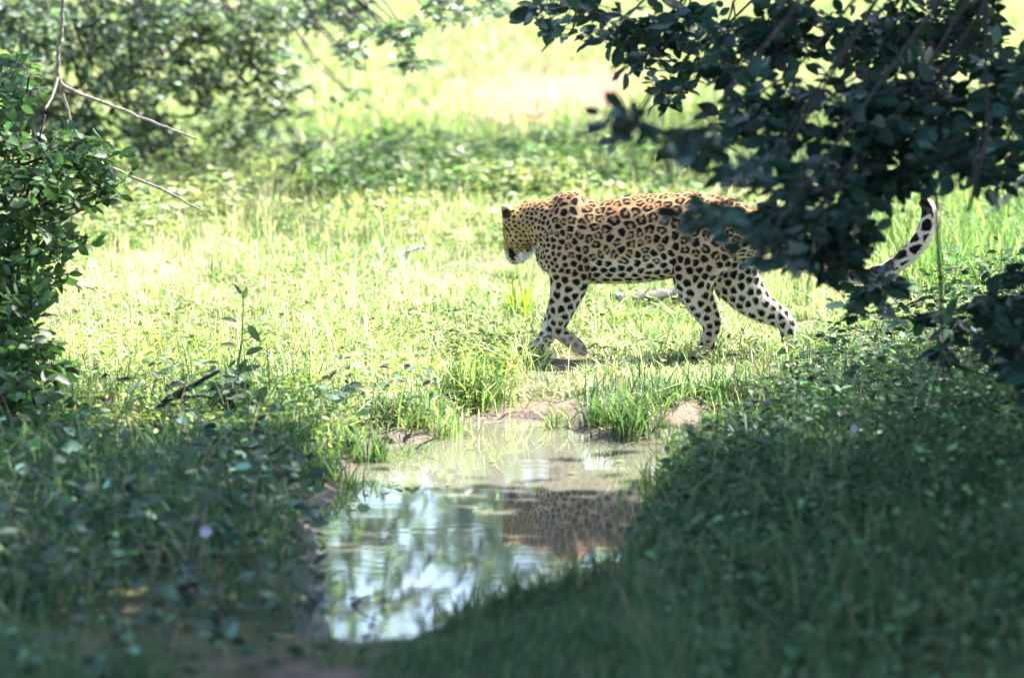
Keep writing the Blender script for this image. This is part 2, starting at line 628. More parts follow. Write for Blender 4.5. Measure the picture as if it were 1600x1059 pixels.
def plant_parts(root, base, leaves, wood, width, tint, mat, bark, maxsolo=300, woodname='twigs', var=0.3, near_bias=0.0):
    """hang the foliage on a plant: the leaves that show largest one by one, the rest as one mass"""
    p, d, nn, s = leaves.arrays()
    tn = tints(len(p), tint, var)
    pr = project(p + d * 0.3 * s[:, None] / (np.linalg.norm(d, axis=1, keepdims=True) + 1e-9))
    fd, fs, fn = frames(d, nn)
    view = p - np.array([0, 0, CAMZ])
    view /= np.linalg.norm(view, axis=1, keepdims=True)
    area = (s / pr[:, 2]) ** 2 * (0.15 + np.abs((fn * view).sum(1))) * np.exp(-near_bias * (pr[:, 2] - pr[:, 2].min()))
    inside = (pr[:, 0] > 2) & (pr[:, 0] < 1598) & (pr[:, 1] > 2) & (pr[:, 1] < 1057)
    area = np.where(inside, area, 0)
    order = np.argsort(-area)
    solo = order[:maxsolo]
    solo = solo[area[solo] > 0]
    B = Vector(base)
    key = (mat.name, width, tuple(tint))
    if key not in LEAF_CACHE:
        LEAF_CACHE[key] = []
        for q in range(6):
            c = tints(1, tint, var)
            LEAF_CACHE[key].append(leaves_mesh('leaf', np.zeros((1, 3)), np.array([[1.0, 0, 0]]), np.array([[0, 0, 1.0]]), np.ones(1), width, c, mat, True))
    for i in solo:
        o = bpy.data.objects.new('leaf', LEAF_CACHE[key][int(rng.integers(6))])
        COL.objects.link(o)
        o.parent = root
        M = Matrix((fd[i], fs[i], fn[i])).transposed().to_4x4()
        o.matrix_basis = Matrix.Translation(Vector(p[i]) - B) @ M @ Matrix.Scale(float(s[i]), 4)
    rest = np.setdiff1d(np.arange(len(p)), solo)
    if len(rest):
        o = link('foliage', leaves_mesh('foliage', p[rest], d[rest], nn[rest], s[rest], width, tn[rest], mat, True), root, base)
        o['kind'] = 'stuff'
    if wood:
        V, T = merge(wood)
        o = link(woodname, mesh_np(woodname, V, T, None, bark), root, base)
        o['kind'] = 'stuff'
    return root


def limb(root, base, name, pts, r0, r1, mat, k=8, per=5, jitter=0.0):
    P = catmull(pts, per)
    if jitter:
        P = P + rng.normal(0, jitter, P.shape)
    V, T = tube(P, np.linspace(r0, r1, len(P)) * (1 + 0.1 * rng.random(len(P))), k)
    if root is None:
        return V, T
    return link(name, mesh_np(name, V, T, None, mat), root, base)

# ------------------------------------------------------------------ the leopard
PXM = F / D


def ring_loft(st, k=20, per=5):
    """st: (px, py, depth offset, half thickness in the picture in px, half width in depth in m)"""
    A = []
    for px, py, dy, a, w in st:
        A.append(np.concatenate([at(px, py, D + dy), [a / PXM, w]]))
    A = catmull(np.array(A), per)
    P, ra, rw = A[:, :3], np.maximum(A[:, 3], 0.004), np.maximum(A[:, 4], 0.004)
    n_ = len(P)
    V = []
    th = np.arange(k) * 2 * math.pi / k
    for i in range(n_):
        t = P[min(i + 1, n_ - 1)] - P[max(i - 1, 0)]
        t /= np.linalg.norm(t)
        u = np.array([-t[2], 0, t[0]])
        u /= np.linalg.norm(u) + 1e-9
        w = np.cross(t, u)
        V.append(P[i] + ra[i] * np.cos(th)[:, None] * u + rw[i] * np.sin(th)[:, None] * w)
    V = np.vstack(V + [P[:1], P[-1:]])
    T = []
    for i in range(n_ - 1):
        for j in range(k):
            a0, a1 = i * k + j, i * k + (j + 1) % k
            T += [(a0, a1, a1 + k), (a0, a1 + k, a0 + k)]
    for j in range(k):
        T.append((n_ * k, (j + 1) % k, j))
        T.append((n_ * k + 1, (n_ - 1) * k + j, (n_ - 1) * k + (j + 1) % k))
    return V, np.array(T)


def ellipsoid(px, py, dy, rx, ry, rz, tilt=0.0, k=18):
    c = at(px, py, D + dy)
    V = []
    T = []
    m_ = k // 2
    for i in range(m_ + 1):
        ph = math.pi * i / m_
        for j in range(k):
            t = 2 * math.pi * j / k
            V.append((math.sin(ph) * math.cos(t) * rx, math.sin(ph) * math.sin(t) * ry, math.cos(ph) * rz))
    V = np.array(V)
    ca, sa = math.cos(tilt), math.sin(tilt)
    V = np.stack([V[:, 0] * ca - V[:, 2] * sa, V[:, 1], V[:, 0] * sa + V[:, 2] * ca], 1)
    for i in range(m_):
        for j in range(k):
            a0, a1 = i * k + j, i * k + (j + 1) % k
            T += [(a0, a0 + k, a1 + k), (a0, a1 + k, a1)]
    return V + c, np.array(T)


def st(x, top, bot, dy, w):
    return (x, (top + bot) / 2, dy, (bot - top) / 2, w)


parts = []
torso = [st(846, 330, 400, .01, .05), st(858, 312, 424, .01, .10), st(880, 305, 436, .005, .125), st(905, 307, 442, 0, .14), st(930, 317, 443, 0, .148), st(985, 304, 443, 0, .158),
         st(1037, 301, 437, 0, .16), st(1083, 299, 424, 0, .15), st(1125, 305, 416, 0, .14), st(1160, 322, 412, 0, .12),
         st(1188, 342, 405, 0, .09), st(1206, 362, 398, 0, .05)]
parts.append(ring_loft(torso, 26))
# shoulder blades: the near one stands up as the hump
parts.append(ring_loft([(903, 306, -.03, 10, .03), (896, 320, -.05, 20, .05), (886, 355, -.085, 32, .06), (879, 395, -.105, 32, .06), (884, 425, -.11, 28, .055)]))
parts.append(ring_loft([(886, 310, .05, 13, .03), (880, 330, .07, 26, .05), (884, 380, .1, 32, .055), (886, 425, .1, 28, .05)]))
parts.append(ellipsoid(892, 316, -.01, .08, .075, .046, -.1))
# neck
parts.append(ring_loft([(885, 362, 0, 52, .115), (862, 354, 0, 46, .105), (840, 347, .02, 37, .09), (822, 345, .04, 29, .08), (808, 345, .05, 22, .07)]))
# skull, cheeks, muzzle pointing down and away
parts.append(ellipsoid(811, 346, .04, .075, .085, .068))
parts.append(ellipsoid(812, 366, .045, .068, .082, .068))
parts.append(ellipsoid(804, 360, .075, .055, .07, .07))
parts.append(ring_loft([(810, 368, .06, 24, .068), (805, 383, .09, 19, .056), (804, 394, .115, 16, .046), (804, 401, .135, 13, .04), (804, 406, .15, 9, .03)]))
parts.append(ring_loft([(822, 380, .05, 13, .045), (818, 393, .085, 11, .04), (812, 404, .12, 9, .034)]))     # lower jaw
# ears: the left one shows its dark back
parts.append(ring_loft([(801, 345, .03, 10, .03), (795, 336, .025, 10.5, .022), (790, 327, .02, 8, .014), (786, 320, .02, 4, .008)]))
parts.append(ring_loft([(820, 335, .115, 10, .03), (822, 326, .125, 10, .02), (824, 318, .13, 7, .012), (825, 314, .13, 3, .008)]))
# near foreleg, wrist folded, paw lifted
parts.append(ring_loft([(886, 400, -.10, 37, .06), (891, 432, -.11, 33, .06), (884, 462, -.11, 26, .052), (876, 486, -.108, 20, .044), (870, 504, -.105, 16.5, .04), (866, 517, -.10, 13, .037)]))
parts.append(ring_loft([(864, 513, -.10, 11, .034), (875, 520, -.10, 11, .036), (888, 529, -.10, 11, .04), (901, 539, -.10, 11, .044), (910, 547, -.10, 9, .042), (914, 551, -.10, 5, .03)]))
for q in (-1.5, -.5, .5, 1.5):
    parts.append(ring_loft([(901, 540, -.10 + q * .02, 7, .013), (910, 547, -.10 + q * .022, 7, .013), (916, 553, -.10 + q * .022, 4, .01)], 10))
# far foreleg, planted in front
parts.append(ring_loft([(886, 400, .1, 30, .055), (884, 445, .1, 25, .05), (875, 475, .1, 19, .042), (864, 503, .095, 15, .037), (855, 524, .09, 12.5, .034), (845, 537, .07, 12, .038), (834, 544, .06, 11, .044), (825, 549, .05, 9, .042), (819, 551, .045, 6, .03)]))
for q in (-1.5, -.5, .5, 1.5):
    parts.append(ring_loft([(832, 545, .055 + q * .02, 8, .013), (824, 549, .045 + q * .022, 7, .013), (816, 553, .04 + q * .022, 4, .01)], 10))
# near hind leg
parts.append(ring_loft([(1122, 350, -.06, 46, .06), (1105, 385, -.095, 48, .075), (1088, 420, -.115, 39, .07), (1085, 445, -.115, 31, .06), (1093, 470, -.11, 24, .05), (1104, 489, -.105, 19, .042), (1112, 505, -.10, 15.5, .036), (1111, 519, -.1, 13, .033), (1105, 536, -.1, 12.5, .034), (1098, 549, -.1, 12, .04), (1088, 557, -.1, 10, .045), (1078, 561, -.1, 6, .036)]))
# far hind leg, pushed back
parts.append(ring_loft([(1135, 370, .055, 46, .06), (1143, 415, .08, 44, .065), (1157, 446, .085, 36, .055), (1180, 472, .09, 27, .046), (1205, 489, .09, 20, .039), (1224, 500, .09, 16, .035), (1232, 515, .09, 13, .032), (1232, 532, .09, 12, .033), (1226, 546, .09, 12, .042), (1217, 553, .09, 10, .044), (1208, 556, .09, 6, .034)]))
# buttock and tail
parts.append(ring_loft([(1165, 345, 0, 26, .08), (1195, 365, 0, 18, .05), (1222, 389, 0, 13.5, .036), (1262, 415, -.02, 12.5, .033), (1310, 430, -.04, 13, .035), (1360, 430, -.05, 13.5, .036), (1400, 414, -.06, 13.5, .036), (1430, 387, -.06, 14, .037), (1447, 360, -.06, 13.5, .036), (1453, 337, -.06, 13, .035), (1448, 320, -.06, 10.5, .028), (1438, 313, -.06, 7, .02)], 16))
V, T = merge(parts)
tmp = link('leopard_rough', mesh_np('leopard_rough', V, T))
mod = tmp.modifiers.new('r', 'REMESH')
mod.mode = 'VOXEL'
mod.voxel_size = 0.0052
sm = tmp.modifiers.new('s', 'SMOOTH')
sm.factor = 0.5
sm.iterations = 12
dg = bpy.context.evaluated_depsgraph_get()
lm = bpy.data.meshes.new_from_object(tmp.evaluated_get(dg))
bpy.data.objects.remove(tmp)
nv = len(lm.vertices)
co = np.zeros(nv * 3, np.float32)
lm.vertices.foreach_get('co', co)
co = co.reshape(-1, 3).astype(float)
no = np.zeros(nv * 3, np.float32)
lm.vertices.foreach_get('normal', no)
no = no.reshape(-1, 3).astype(float)
pj = project(co)
LX, LY = pj[:, 0], pj[:, 1]                # body coordinates of the coat: along and down the animal
dyv = co[:, 1] - D
# muscle relief
rel = 0.004 * (fbm(co[:, 0] * 9, co[:, 2] * 9, 40, 3) - 0.5)
co += no * rel[:, None]
lm.vertices.foreach_set('co', co.astype(np.float32).ravel())

is_tail = LX > 1232 - 20 * (LY < 470)
is_tail &= LY < 452
is_tail |= (LX > 1250)
is_head = (LX < 836) & (LY < 415) & ((LX < 822) | (LY > 352))
leg = sstep(425, 455, LY) * (~is_tail)
neckf = (1 - sstep(845, 905, LX)) * (LY < 425)
# coat ground colour
back = np.clip(no[:, 2] * 0.5 + 0.5, 0, 1)
top = sstep(370, 312, LY)
ora = np.array([0.42, 0.245, 0.11])
tan = np.array([0.41, 0.29, 0.18])
cream = np.array([0.64, 0.58, 0.49])
fw = np.clip(0.75 * sstep(0.55, 0.95, no[:, 2]) + 0.45 * top, 0, 1)[:, None]
col = tan * (1 - fw) + ora * fw
belly = np.clip(1.15 * sstep(-0.05, -0.6, no[:, 2]) * (LY > 380) + leg * 0.3, 0, 1)
inner = np.where(dyv > 0.03, sstep(0.2, -0.5, no[:, 1]), sstep(-0.2, 0.5, no[:, 1])) * (LY > 415)
far_in = ((LX > 1125) & (LY > 400) & (dyv > 0)) * 1.0
bw = np.clip(np.maximum.reduce([belly, inner, far_in * 0.9 * (no[:, 1] < 0.2)]), 0, 1) * (~is_tail)
bw = np.where(is_head, sstep(384, 398, LY) * 0.95, bw)
col = col * (1 - bw[:, None]) + cream * bw[:, None]
col[is_head & (LY < 388)] = col[is_head & (LY < 388)] * np.array([1.0, 1.02, 0.75])
tb = sstep(0.25, -0.55, no[:, 2] - 0.3 * no[:, 0] + 0.1)
tb = np.maximum(tb, sstep(-0.1, 0.5, no[:, 0]) * (LX > 1380))
tb = np.maximum(tb, 0.6 * (LX > 1370))
col = np.where(is_tail[:, None], (tan * 1.05) * (1 - tb[:, None]) + cream * 1.08 * tb[:, None], col)
paw = (LY > 516) & (LX > 862) & (LX < 925)
col[paw] = col[paw] * 0.4 + np.array([0.55, 0.40, 0.30]) * 0.6
spotless = paw & (LY > 522)
# spots: spacing varies over the animal
space = 0.0335 + 0.0095 * sstep(385, 340, LY) * (1 - neckf) - 0.0115 * neckf - 0.003 * sstep(950, 890, LX) * (LY < 425)
space = space - 0.006 * sstep(330, 306, LY) + 0.0015 * leg
space = np.where(is_head, 0.018 + 0.003 * sstep(350, 330, LY), space)
space = np.where(is_tail, 0.048, space)
space = np.where((LY > 505) & ~is_tail, 0.030, space)
order = rng.permutation(nv)
spots, sr, acc = [], [], np.zeros((4000, 3))
na = 0
accr = np.zeros(4000)
for i in order:
    if na:
        d2 = ((acc[:na] - co[i]) ** 2).sum(1)
        if (d2 < (0.5 * (accr[:na] + space[i])) ** 2).any():
            continue
    acc[na] = co[i]
    accr[na] = space[i]
    spots.append(i)
    na += 1
    if na >= 3999:
        break
kd = kdtree.KDTree(na)
for q in range(na):
    kd.insert(acc[q], q)
kd.balance()
sid = np.array(spots)
S_n = no[sid]
ref = np.tile(np.array([[0.94, 0.0, -0.34]]), (na, 1))
S_t = np.cross(S_n, ref)
S_t /= np.linalg.norm(S_t, axis=1, keepdims=True) + 1e-9
S_b = np.cross(S_n, S_t)
ph = rng.random((na, 4)) * 6.283
amp = rng.uniform(0.04, 0.17, (na, 3))
elong = rng.uniform(0.85, 1.2, na)
sLX, sLY = LX[sid], LY[sid]
ring = (sLX > 900) & (sLX < 1180) & (sLY < 408) & ~is_tail[sid]
ring |= (sLX > 860) & (sLX < 900) & (sLY < 400) & (rng.random(na) < 0.45)
ring &= rng.random(na) < 0.45 + 0.5 * sstep(405, 345, sLY)
rad = accr[:na] * np.where(ring, 0.545, 0.455) * rng.uniform(0.86, 1.08, na)
rad = np.where(is_head[sid], accr[:na] * 0.37, rad)
rad = np.where(is_tail[sid], accr[:na] * 0.5, rad)
gapw = np.where(is_head, 0.0036, 0.0036 - 0.0012 * neckf + 0.0024 * leg)
gapw = np.where(is_tail, 0.006, gapw) * (0.75 + 0.5 * fbm(co[:, 0] * 60 + 9, co[:, 2] * 60 + co[:, 1] * 30, 55, 2))
warp = 0.006 * (np.stack([fbm(co[:, 0] * 45, co[:, 2] * 45, 56, 2), fbm(co[:, 1] * 45 + 7, co[:, 2] * 45, 57, 2), fbm(co[:, 0] * 45, co[:, 1] * 45 + 3, 58, 2)], 1) - 0.5)
wco = co + warp
dark = np.zeros(nv)
fill = np.zeros(nv)
for i in range(nv):
    (c1, q, d1), (c2, q2, d2) = kd.find_n(wco[i], 2)
    v = wco[i] - acc[q]
    x_, y_ = v @ S_t[q] * elong[q], v @ S_b[q] / elong[q]
    r_ = math.hypot(x_, y_)
    t_ = math.atan2(y_, x_)
    R = rad[q] * 1.22 * (1 + amp[q, 0] * math.sin(2 * t_ + ph[q, 0]) + amp[q, 1] * math.sin(3 * t_ + ph[q, 1]))
    e = 0.003
    inn = min(R - r_, (d2 - d1) * 0.5 - gapw[i])
    k_ = min(max(inn / e + 0.5, 0), 1)
    if ring[q]:
        fill[i] = k_
        hole = rad[q] * (0.36 + 0.12 * math.sin(3 * t_ + ph[q, 3]))
        hk = min(max((hole - r_) / e + 0.5, 0), 1)
        gap = math.cos(t_ - ph[q, 2]) > 0.94 or (amp[q, 1] > 0.11 and math.cos(t_ - ph[q, 1]) > 0.95)
        k_ = k_ * (1 - hk) * (0.15 if gap else 1.0)
    dark[i] = k_
keepspot = np.ones(nv)
keepspot[(bw > 0.75) & (rng.random(nv) < 0)] = 0
tailtop = np.where(is_tail, 1 - 0.95 * sstep(0.62, 0.8, tb), 1)
dark *= tailtop
dark[spotless] *= 0.6
col = col * (1 - 0.34 * fill[:, None] * np.array([0.5, 0.9, 1.2]))
black = np.array([0.007, 0.006, 0.006])
# dark ear back, lip patch, nose, eye line
er = ((LX - 791) / 8.5) ** 2 + ((LY - 334) / 9) ** 2
eart = sstep(327, 321, LY) * (LX < 800)
col = col * (1 - eart[:, None]) + np.array([.62, .56, .5]) * eart[:, None]
dark = np.where(eart > .3, dark * .2, dark)
dark = np.maximum(dark, .93 * sstep(1.0, 0.6, er) * (no[:, 1] < 0.35))
lip = ((LX - 799.5 - 0.30 * (LY - 397)) / 5.0) ** 2 + ((LY - 397) / 10.5) ** 2
dark = np.maximum(dark, sstep(1.2, 0.75, lip))
eyl = ((LX - 793 - 0.5 * (LY - 359)) / 2.6) ** 2 + ((LY - 359) / 6) ** 2
dark = np.maximum(dark, 0.85 * sstep(1.2, 0.6, eyl))
tip = is_tail & (LX > 1395) & (LY < 334)
dark = np.where(tip & (tb < 0.75), np.maximum(dark, 0.92), dark)
col = col * (1 - dark[:, None]) + black * dark[:, None]
a_ = lm.attributes.new('tint', 'FLOAT_COLOR', 'POINT')
c4 = np.ones((nv, 4), np.float32)
c4[:, :3] = col
a_.data.foreach_set('color', c4.ravel())
# short fur: soft grain and sheen
m, n, l, b = new_mat('spotted_coat')
ta = n.new('ShaderNodeAttribute')
ta.attribute_name = 'tint'
geo = n.new('ShaderNodeNewGeometry')
mp = n.new('ShaderNodeMapping')
mp.inputs['Scale'].default_value = (70, 130, 220)
mp.inputs['Rotation'].default_value = (0, 0.35, 0)
l.new(geo.outputs['Position'], mp.inputs['Vector'])
nz = n.new('ShaderNodeTexNoise')
nz.inputs['Scale'].default_value = 1.6
nz.inputs['Detail'].default_value = 5
l.new(mp.outputs[0], nz.inputs['Vector'])
mr = n.new('ShaderNodeMapRange')
mr.inputs['To Min'].default_value = 0.72
mr.inputs['To Max'].default_value = 1.28
l.new(nz.outputs['Fac'], mr.inputs['Value'])
cm = n.new('ShaderNodeCombineColor')
for q in range(3):
    l.new(mr.outputs[0], cm.inputs[q])
mx = n.new('ShaderNodeMix')
mx.data_type = 'RGBA'
mx.blend_type = 'MULTIPLY'
mx.inputs['Factor'].default_value = 1
l.new(ta.outputs['Color'], mx.inputs['A'])
l.new(cm.outputs[0], mx.inputs['B'])
l.new(mx.outputs['Result'], b.inputs['Base Color'])
b.inputs['Roughness'].default_value = 0.75
b.inputs['Specular IOR Level'].default_value = 0.08
b.inputs['Sheen Weight'].default_value = 0.02
b.inputs['Sheen Roughness'].default_value = 0.4
bp = n.new('ShaderNodeBump')
bp.inputs['Strength'].default_value = 0.45
bp.inputs['Distance'].default_value = 0.004
l.new(nz.outputs['Fac'], bp.inputs['Height'])
l.new(bp.outputs[0], b.inputs['Normal'])
lm.materials.clear()
lm.materials.append(m)
lm.name = 'leopard'
leo_base = Vector(gnd(1010, 556, 0.09))
lm.transform(Matrix.Translation(-leo_base))
leopard = link('leopard', lm)
leopard.location = leo_base
tag(leopard, 'spotted leopard walking through the grass with head lowered and turned away', 'leopard')

# fur along the body: short real hairs lying backwards, soften the outline
hi_ = rng.choice(nv, 80000)
hp, hn = co[hi_], no[hi_]
flow = np.tile(np.array([[1.0, 0.0, -0.25]]), (len(hi_), 1))
lgm = leg[hi_] > 0.5
flow[lgm] = (0.1, 0, -1)
flow = flow - hn * (flow * hn).sum(1, keepdims=True)
hd = flow / (np.linalg.norm(flow, axis=1, keepdims=True) + 1e-6) + hn * rng.uniform(0.25, 0.6, (len(hi_), 1)) + rng.normal(0, 0.15, hn.shape)
hd /= np.linalg.norm(hd, axis=1, keepdims=True)
ln = rng.uniform(0.008, 0.018, (len(hi_), 1)) * (1 + 0.15 * (bw[hi_] > 0.5))[:, None]
sd_ = np.cross(hd, hn)
sd_ /= np.linalg.norm(sd_, axis=1, keepdims=True) + 1e-6
HV = np.stack([hp - sd_ * 0.0008, hp + sd_ * 0.0008, hp + hd * ln], 1).reshape(-1, 3)
HT = np.arange(len(HV)).reshape(-1, 3)
fur = link('fur', mesh_np('fur', HV, HT, np.repeat(col[hi_], 3, 0), m), leopard, leo_base)
fur['kind'] = 'stuff'
mw_, n, l, b = new_mat('white_whisker')
b.inputs['Base Color'].default_value = (0.8, 0.78, 0.74, 1)
b.inputs['Roughness'].default_value = 0.5
for q in range(14):
    p0 = at(803 + rng.uniform(-3, 5), 398 + rng.uniform(-6, 6), D + 0.075)
    p2 = at(820 + rng.uniform(-6, 24), 408 + rng.uniform(-12, 14), D + 0.02 + rng.uniform(-.04, .04))
    if q % 4 == 3:
        p2 = at(786 + rng.uniform(-8, 6), 404 + rng.uniform(-6, 10), D + 0.1)
    p1 = (p0 + p2) / 2 + np.array([0, 0, 0.006])
    V, T = tube(catmull([p0, p1, p2], 4), np.linspace(0.0013, 0.0005, 9), 4)
    link('whisker', mesh_np('whisker', V, T, None, mw_), leopard, leo_base)
# white hair of the throat and chin
tuft = []
for q in range(420):
    u = rng.random()
    p0 = at(812 + 26 * u + rng.uniform(-4, 4), 392 - 12 * u + rng.uniform(-8, 8), D + 0.05 + rng.uniform(-.02, .06))
    d_ = np.array([rng.uniform(-0.2, 0.9), rng.uniform(-.3, .3), -1.0])
    d_ /= np.linalg.norm(d_)
    w_ = np.cross(d_, [0, 1, 0]) * 0.0016
    L_ = rng.uniform(0.02, 0.05)
    tuft.append((np.array([p0 - w_, p0 + w_, p0 + d_ * L_]), np.array([(0, 1, 2)])))
V, T = merge(tuft)
th = link('throat_hair', mesh_np('throat_hair', V, T, None, mw_), leopard, leo_base)
th['kind'] = 'stuff'
me_, n, l, b = new_mat('amber_eye')
b.inputs['Base Color'].default_value = (0.35, 0.22, 0.05, 1)
b.inputs['Roughness'].default_value = 0.08
for px, dyq in ((790, .075), (806, .15)):
    V, T = ellipsoid(px, 358, dyq, .011, .011, .011, 0, 12)
    link('eye', mesh_np('eye', V, T, None, me_), leopard, leo_base)

# ------------------------------------------------------------------ the big tree that leans in from the right
tb_ = np.array([2.75, 14.6, 0.1])
tree = thing('overhanging_tree', tb_, 'dark glossy-leaved tree whose branches hang in front of the leopard', 'tree')
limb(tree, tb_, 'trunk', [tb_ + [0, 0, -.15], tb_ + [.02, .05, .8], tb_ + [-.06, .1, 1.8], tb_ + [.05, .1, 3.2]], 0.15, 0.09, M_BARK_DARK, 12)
Lv, Wd = Leaves(), []
# clump centres: where they hang in the picture, how far away, size in px, twigs, leaves per twig
RC = [(960, 55, 15.7, 50, 20, 7, 6), (850, 12, 15.8, 40, 14, 6, 5), (1150, 345, 13.6, 60, 30, 9, 6), (1225, 350, 14.2, 55, 34, 12, 7), (1275, 390, 14.4, 50, 34, 13, 7), (1120, 200, 14.8, 50, 40, 8, 7),
      (1500, 50, 15.4, 120, 80, 34, 8), (1370, 60, 15.2, 110, 70, 26, 8), (1240, 50, 15.2, 100, 60, 24, 8), (1570, 160, 14.6, 90, 100, 34, 8),
      (1440, 170, 14.6, 120, 80, 36, 8), (1310, 180, 14.4, 110, 80, 30, 8), (1200, 180, 14.4, 80, 70, 20, 8), (1480, 250, 14.2, 100, 50, 28, 8), (1370, 270, 14.4, 100, 60, 32, 8),
      (1290, 310, 13.6, 90, 60, 26, 8), (1190, 270, 13.6, 70, 45, 10, 7), (1560, 250, 14.4, 60, 50, 10, 6), (1070, 130, 15.6, 60, 50, 9, 7),
      (1040, 40, 15.6, 80, 40, 16, 7), (920, 15, 15.8, 80, 22, 11, 6), (975, 195, 12.2, 70, 30, 11, 6), (1070, 230, 12.2, 80, 40, 12, 6),
      (1110, 340, 12.4, 80, 26, 7, 6), (1195, 375, 13.2, 60, 40, 8, 6), (1310, 395, 14.2, 60, 42, 17, 7), (1368, 452, 15.0, 36, 36, 11, 6),
      (1255, 420, 14.0, 35, 22, 5, 6), (1345, 490, 15.2, 36, 12, 4, 4), (1425, 500, 15.2, 30, 10, 3, 4), (1570, 500, 14.6, 60, 45, 26, 8), (1610, 560, 14.0, 60, 60, 30, 8),
      (1490, 520, 15.0, 45, 28, 8, 6), (1610, 440, 14.6, 40, 40, 8, 6), (1150, 110, 15.0, 60, 40, 8, 6), (1000, 95, 15.6, 50, 30, 6, 6), (880, 45, 15.8, 40, 14, 4, 4), (1465, 560, 15.0, 20, 22, 4, 5), (1110, 60, 15.4, 60, 50, 10, 7), (1330, 350, 14.2, 55, 36, 12, 7)]
fork = tb_ + np.array([0.0, 0.1, 2.3])
low = tb_ + np.array([0.0, 0.05, 1.1])
for i, (px, py, Yc, rx, rz, ntw, nl) in enumerate(RC):
    s_ = Yc / F
    c = at(px, py, Yc)
    src = c + np.array([0.06 + 0.2 * rx * s_, rng.uniform(.0, .2), 0.08 + 0.4 * rz * s_])
    if py > 470:
        src = c + np.array([0.25, 0.1, 0.05])
    clump(Lv, Wd, c, (rx * s_, 0.4, rz * s_), int(ntw * ((1.05 if py < 300 else 1.0) if px > 1250 and py > 100 else (.85 if Yc < 12.6 else 1.25))), nl, 0.082, src, sag=0.06, upw=0.6, tw=0.3, r=.002)
    st_ = low if py > 420 else fork
    if (i % 2 == 0 and py < 420) or (py > 420 and px > 1550):
        mid_ = (st_ + src) / 2 + np.array([0.1, 0.1, 0.75 if py < 420 else .1]) + rng.normal(0, 0.05, 3)
        limb(tree, tb_, 'branch', [st_, mid_, src], 0.015, 0.004, M_BARK_DARK, 7)
# hanging bare shoots and vines
for pts, r_ in (([(1542, -30), (1540, 80), (1543, 200), (1530, 260), (1513, 330)], .007), ([(1462, 300), (1468, 400), (1472, 500), (1474, 640)], .0058),
                ([(1390, 320), (1395, 370), (1405, 400), (1385, 425), (1350, 432)], .003), ([(1425, 330), (1412, 385), (1395, 405)], .003),
                ([(1422, 455), (1455, 455), (1470, 440)], .0024), ([(1520, 235), (1523, 290), (1512, 332)], .006)):
    limb(tree, tb_, 'shoot', [at(x, y, 13.6) for x, y in pts], r_ * 1.2, r_ * 0.8, M_BARK_DARK, 6, 5, 0.002)
# unseen crown leaves added above the frame to keep skylight off the right bank
for q in range(620):
    c = np.array([2.5, 13.6, 3.0]) + rand_unit() * rng.uniform(.2, 1) * np.array([1.5, 3.0, .75])
    for k in range(6):
        Lv.add(c + rng.normal(0, .13, 3), rng.normal(0, 1, 3), rng.normal(0, .5, 3) + [0, 0, 1], .12)
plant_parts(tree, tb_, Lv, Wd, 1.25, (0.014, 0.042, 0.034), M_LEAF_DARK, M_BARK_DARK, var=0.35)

# ------------------------------------------------------------------ tall trees whose crowns shade the foreground
def crown_tree(name, base, label, H, cr, ncl, leaf, tint, group=None, mat=None, nper=60, trunk_r=0.18, cat='tree', cset=None):
    base = np.array(base, float)
    root = thing(name, base, label, cat, group)
    top = base + np.array([0, 0, H])
    limb(root, base, 'trunk', [base - [0, 0, .2], base + [0.05 * H * rng.normal() * .3, 0, H * .3], base + [0.02 * H, .02 * H, H * .65], top], trunk_r, trunk_r * .35, M_BARK_GREY, 10)
    Lc, Wc = [], []
    cs = cset if cset is not None else [np.array([0, 0, H * .95]) + rand_unit() * rng.uniform(.3, 1.0) * np.array(cr) for _ in range(ncl)]
    for c in cs:
        c = base + c
        s_ = base + np.array([0, 0, H * rng.uniform(.5, .8)])
        limb(root, base, 'branch', [s_, (s_ + c) / 2 + rng.normal(0, .15, 3), c], trunk_r * .3, .015, M_BARK_GREY, 6, 4)
        k = nper
        pts = c + rng.normal(0, 1, (k, 3)) * np.array([.55, .55, .38]) * (min(cr) * .42 + .25)
        dr = rng.normal(0, 1, (k, 3)) + (pts - c) * .5
        nr = rng.normal(0, .5, (k, 3)) + [0, 0, 1]
        Lc.append((pts, dr, nr))
    p = np.vstack([q[0] for q in Lc]); d = np.vstack([q[1] for q in Lc]); nn_ = np.vstack([q[2] for q in Lc])
    o = link('foliage', leaves_mesh('foliage', p, d, nn_, leaf * rng.uniform(.7, 1.3, len(p)), 1.3, tints(len(p), tint, .3), mat or M_LEAF), root, base)
    o['kind'] = 'stuff'
    return root


def shade_offsets(base, spots, z0, z1):
    """crown clumps placed so that the crown spreads over those ground spots as seen from the sun"""
    out = []
    for (x, y) in spots:
        z = rng.uniform(z0, z1)
        out.append(np.array([x + SUN.x / SUN.z * z, y + SUN.y / SUN.z * z, z]) - np.array(base))
    return out


b1 = (4.6, 15.5, 0.1)
spots = []
for x in np.arange(-3.6, 3.3, 0.5):
    for y in np.arange(6.0, 20.4, 0.55):
        lim = 15.6 + 0.25 * sstep(-0.4, -2.0, x) + 3.0 * sstep(0.55, 2.2, x)
        keepx = 0.96
        if -1.05 < x < 0.55:
            lim = 14.8
        if -2 < x < .3 and y < 13.2:
            spots.append((x + rng.uniform(-.3, .3), y + rng.uniform(-.3, .3)))
        if x < -.6 and y > 13.8:
            keepx = .72
        if y < lim + rng.uniform(-.5, .25) and rng.random() < keepx:
            spots.append((x + rng.uniform(-.25, .25), y + rng.uniform(-.25, .25)))
crown_tree('shade_tree', b1, 'tall spreading tree on the right bank shading the pool', 5.0, (1.2, 1.2, 1.0), 0, 0.2, (0.05, 0.085, 0.03), nper=46, trunk_r=.22,
           cset=shade_offsets(b1, spots, 4.0, 6.2))
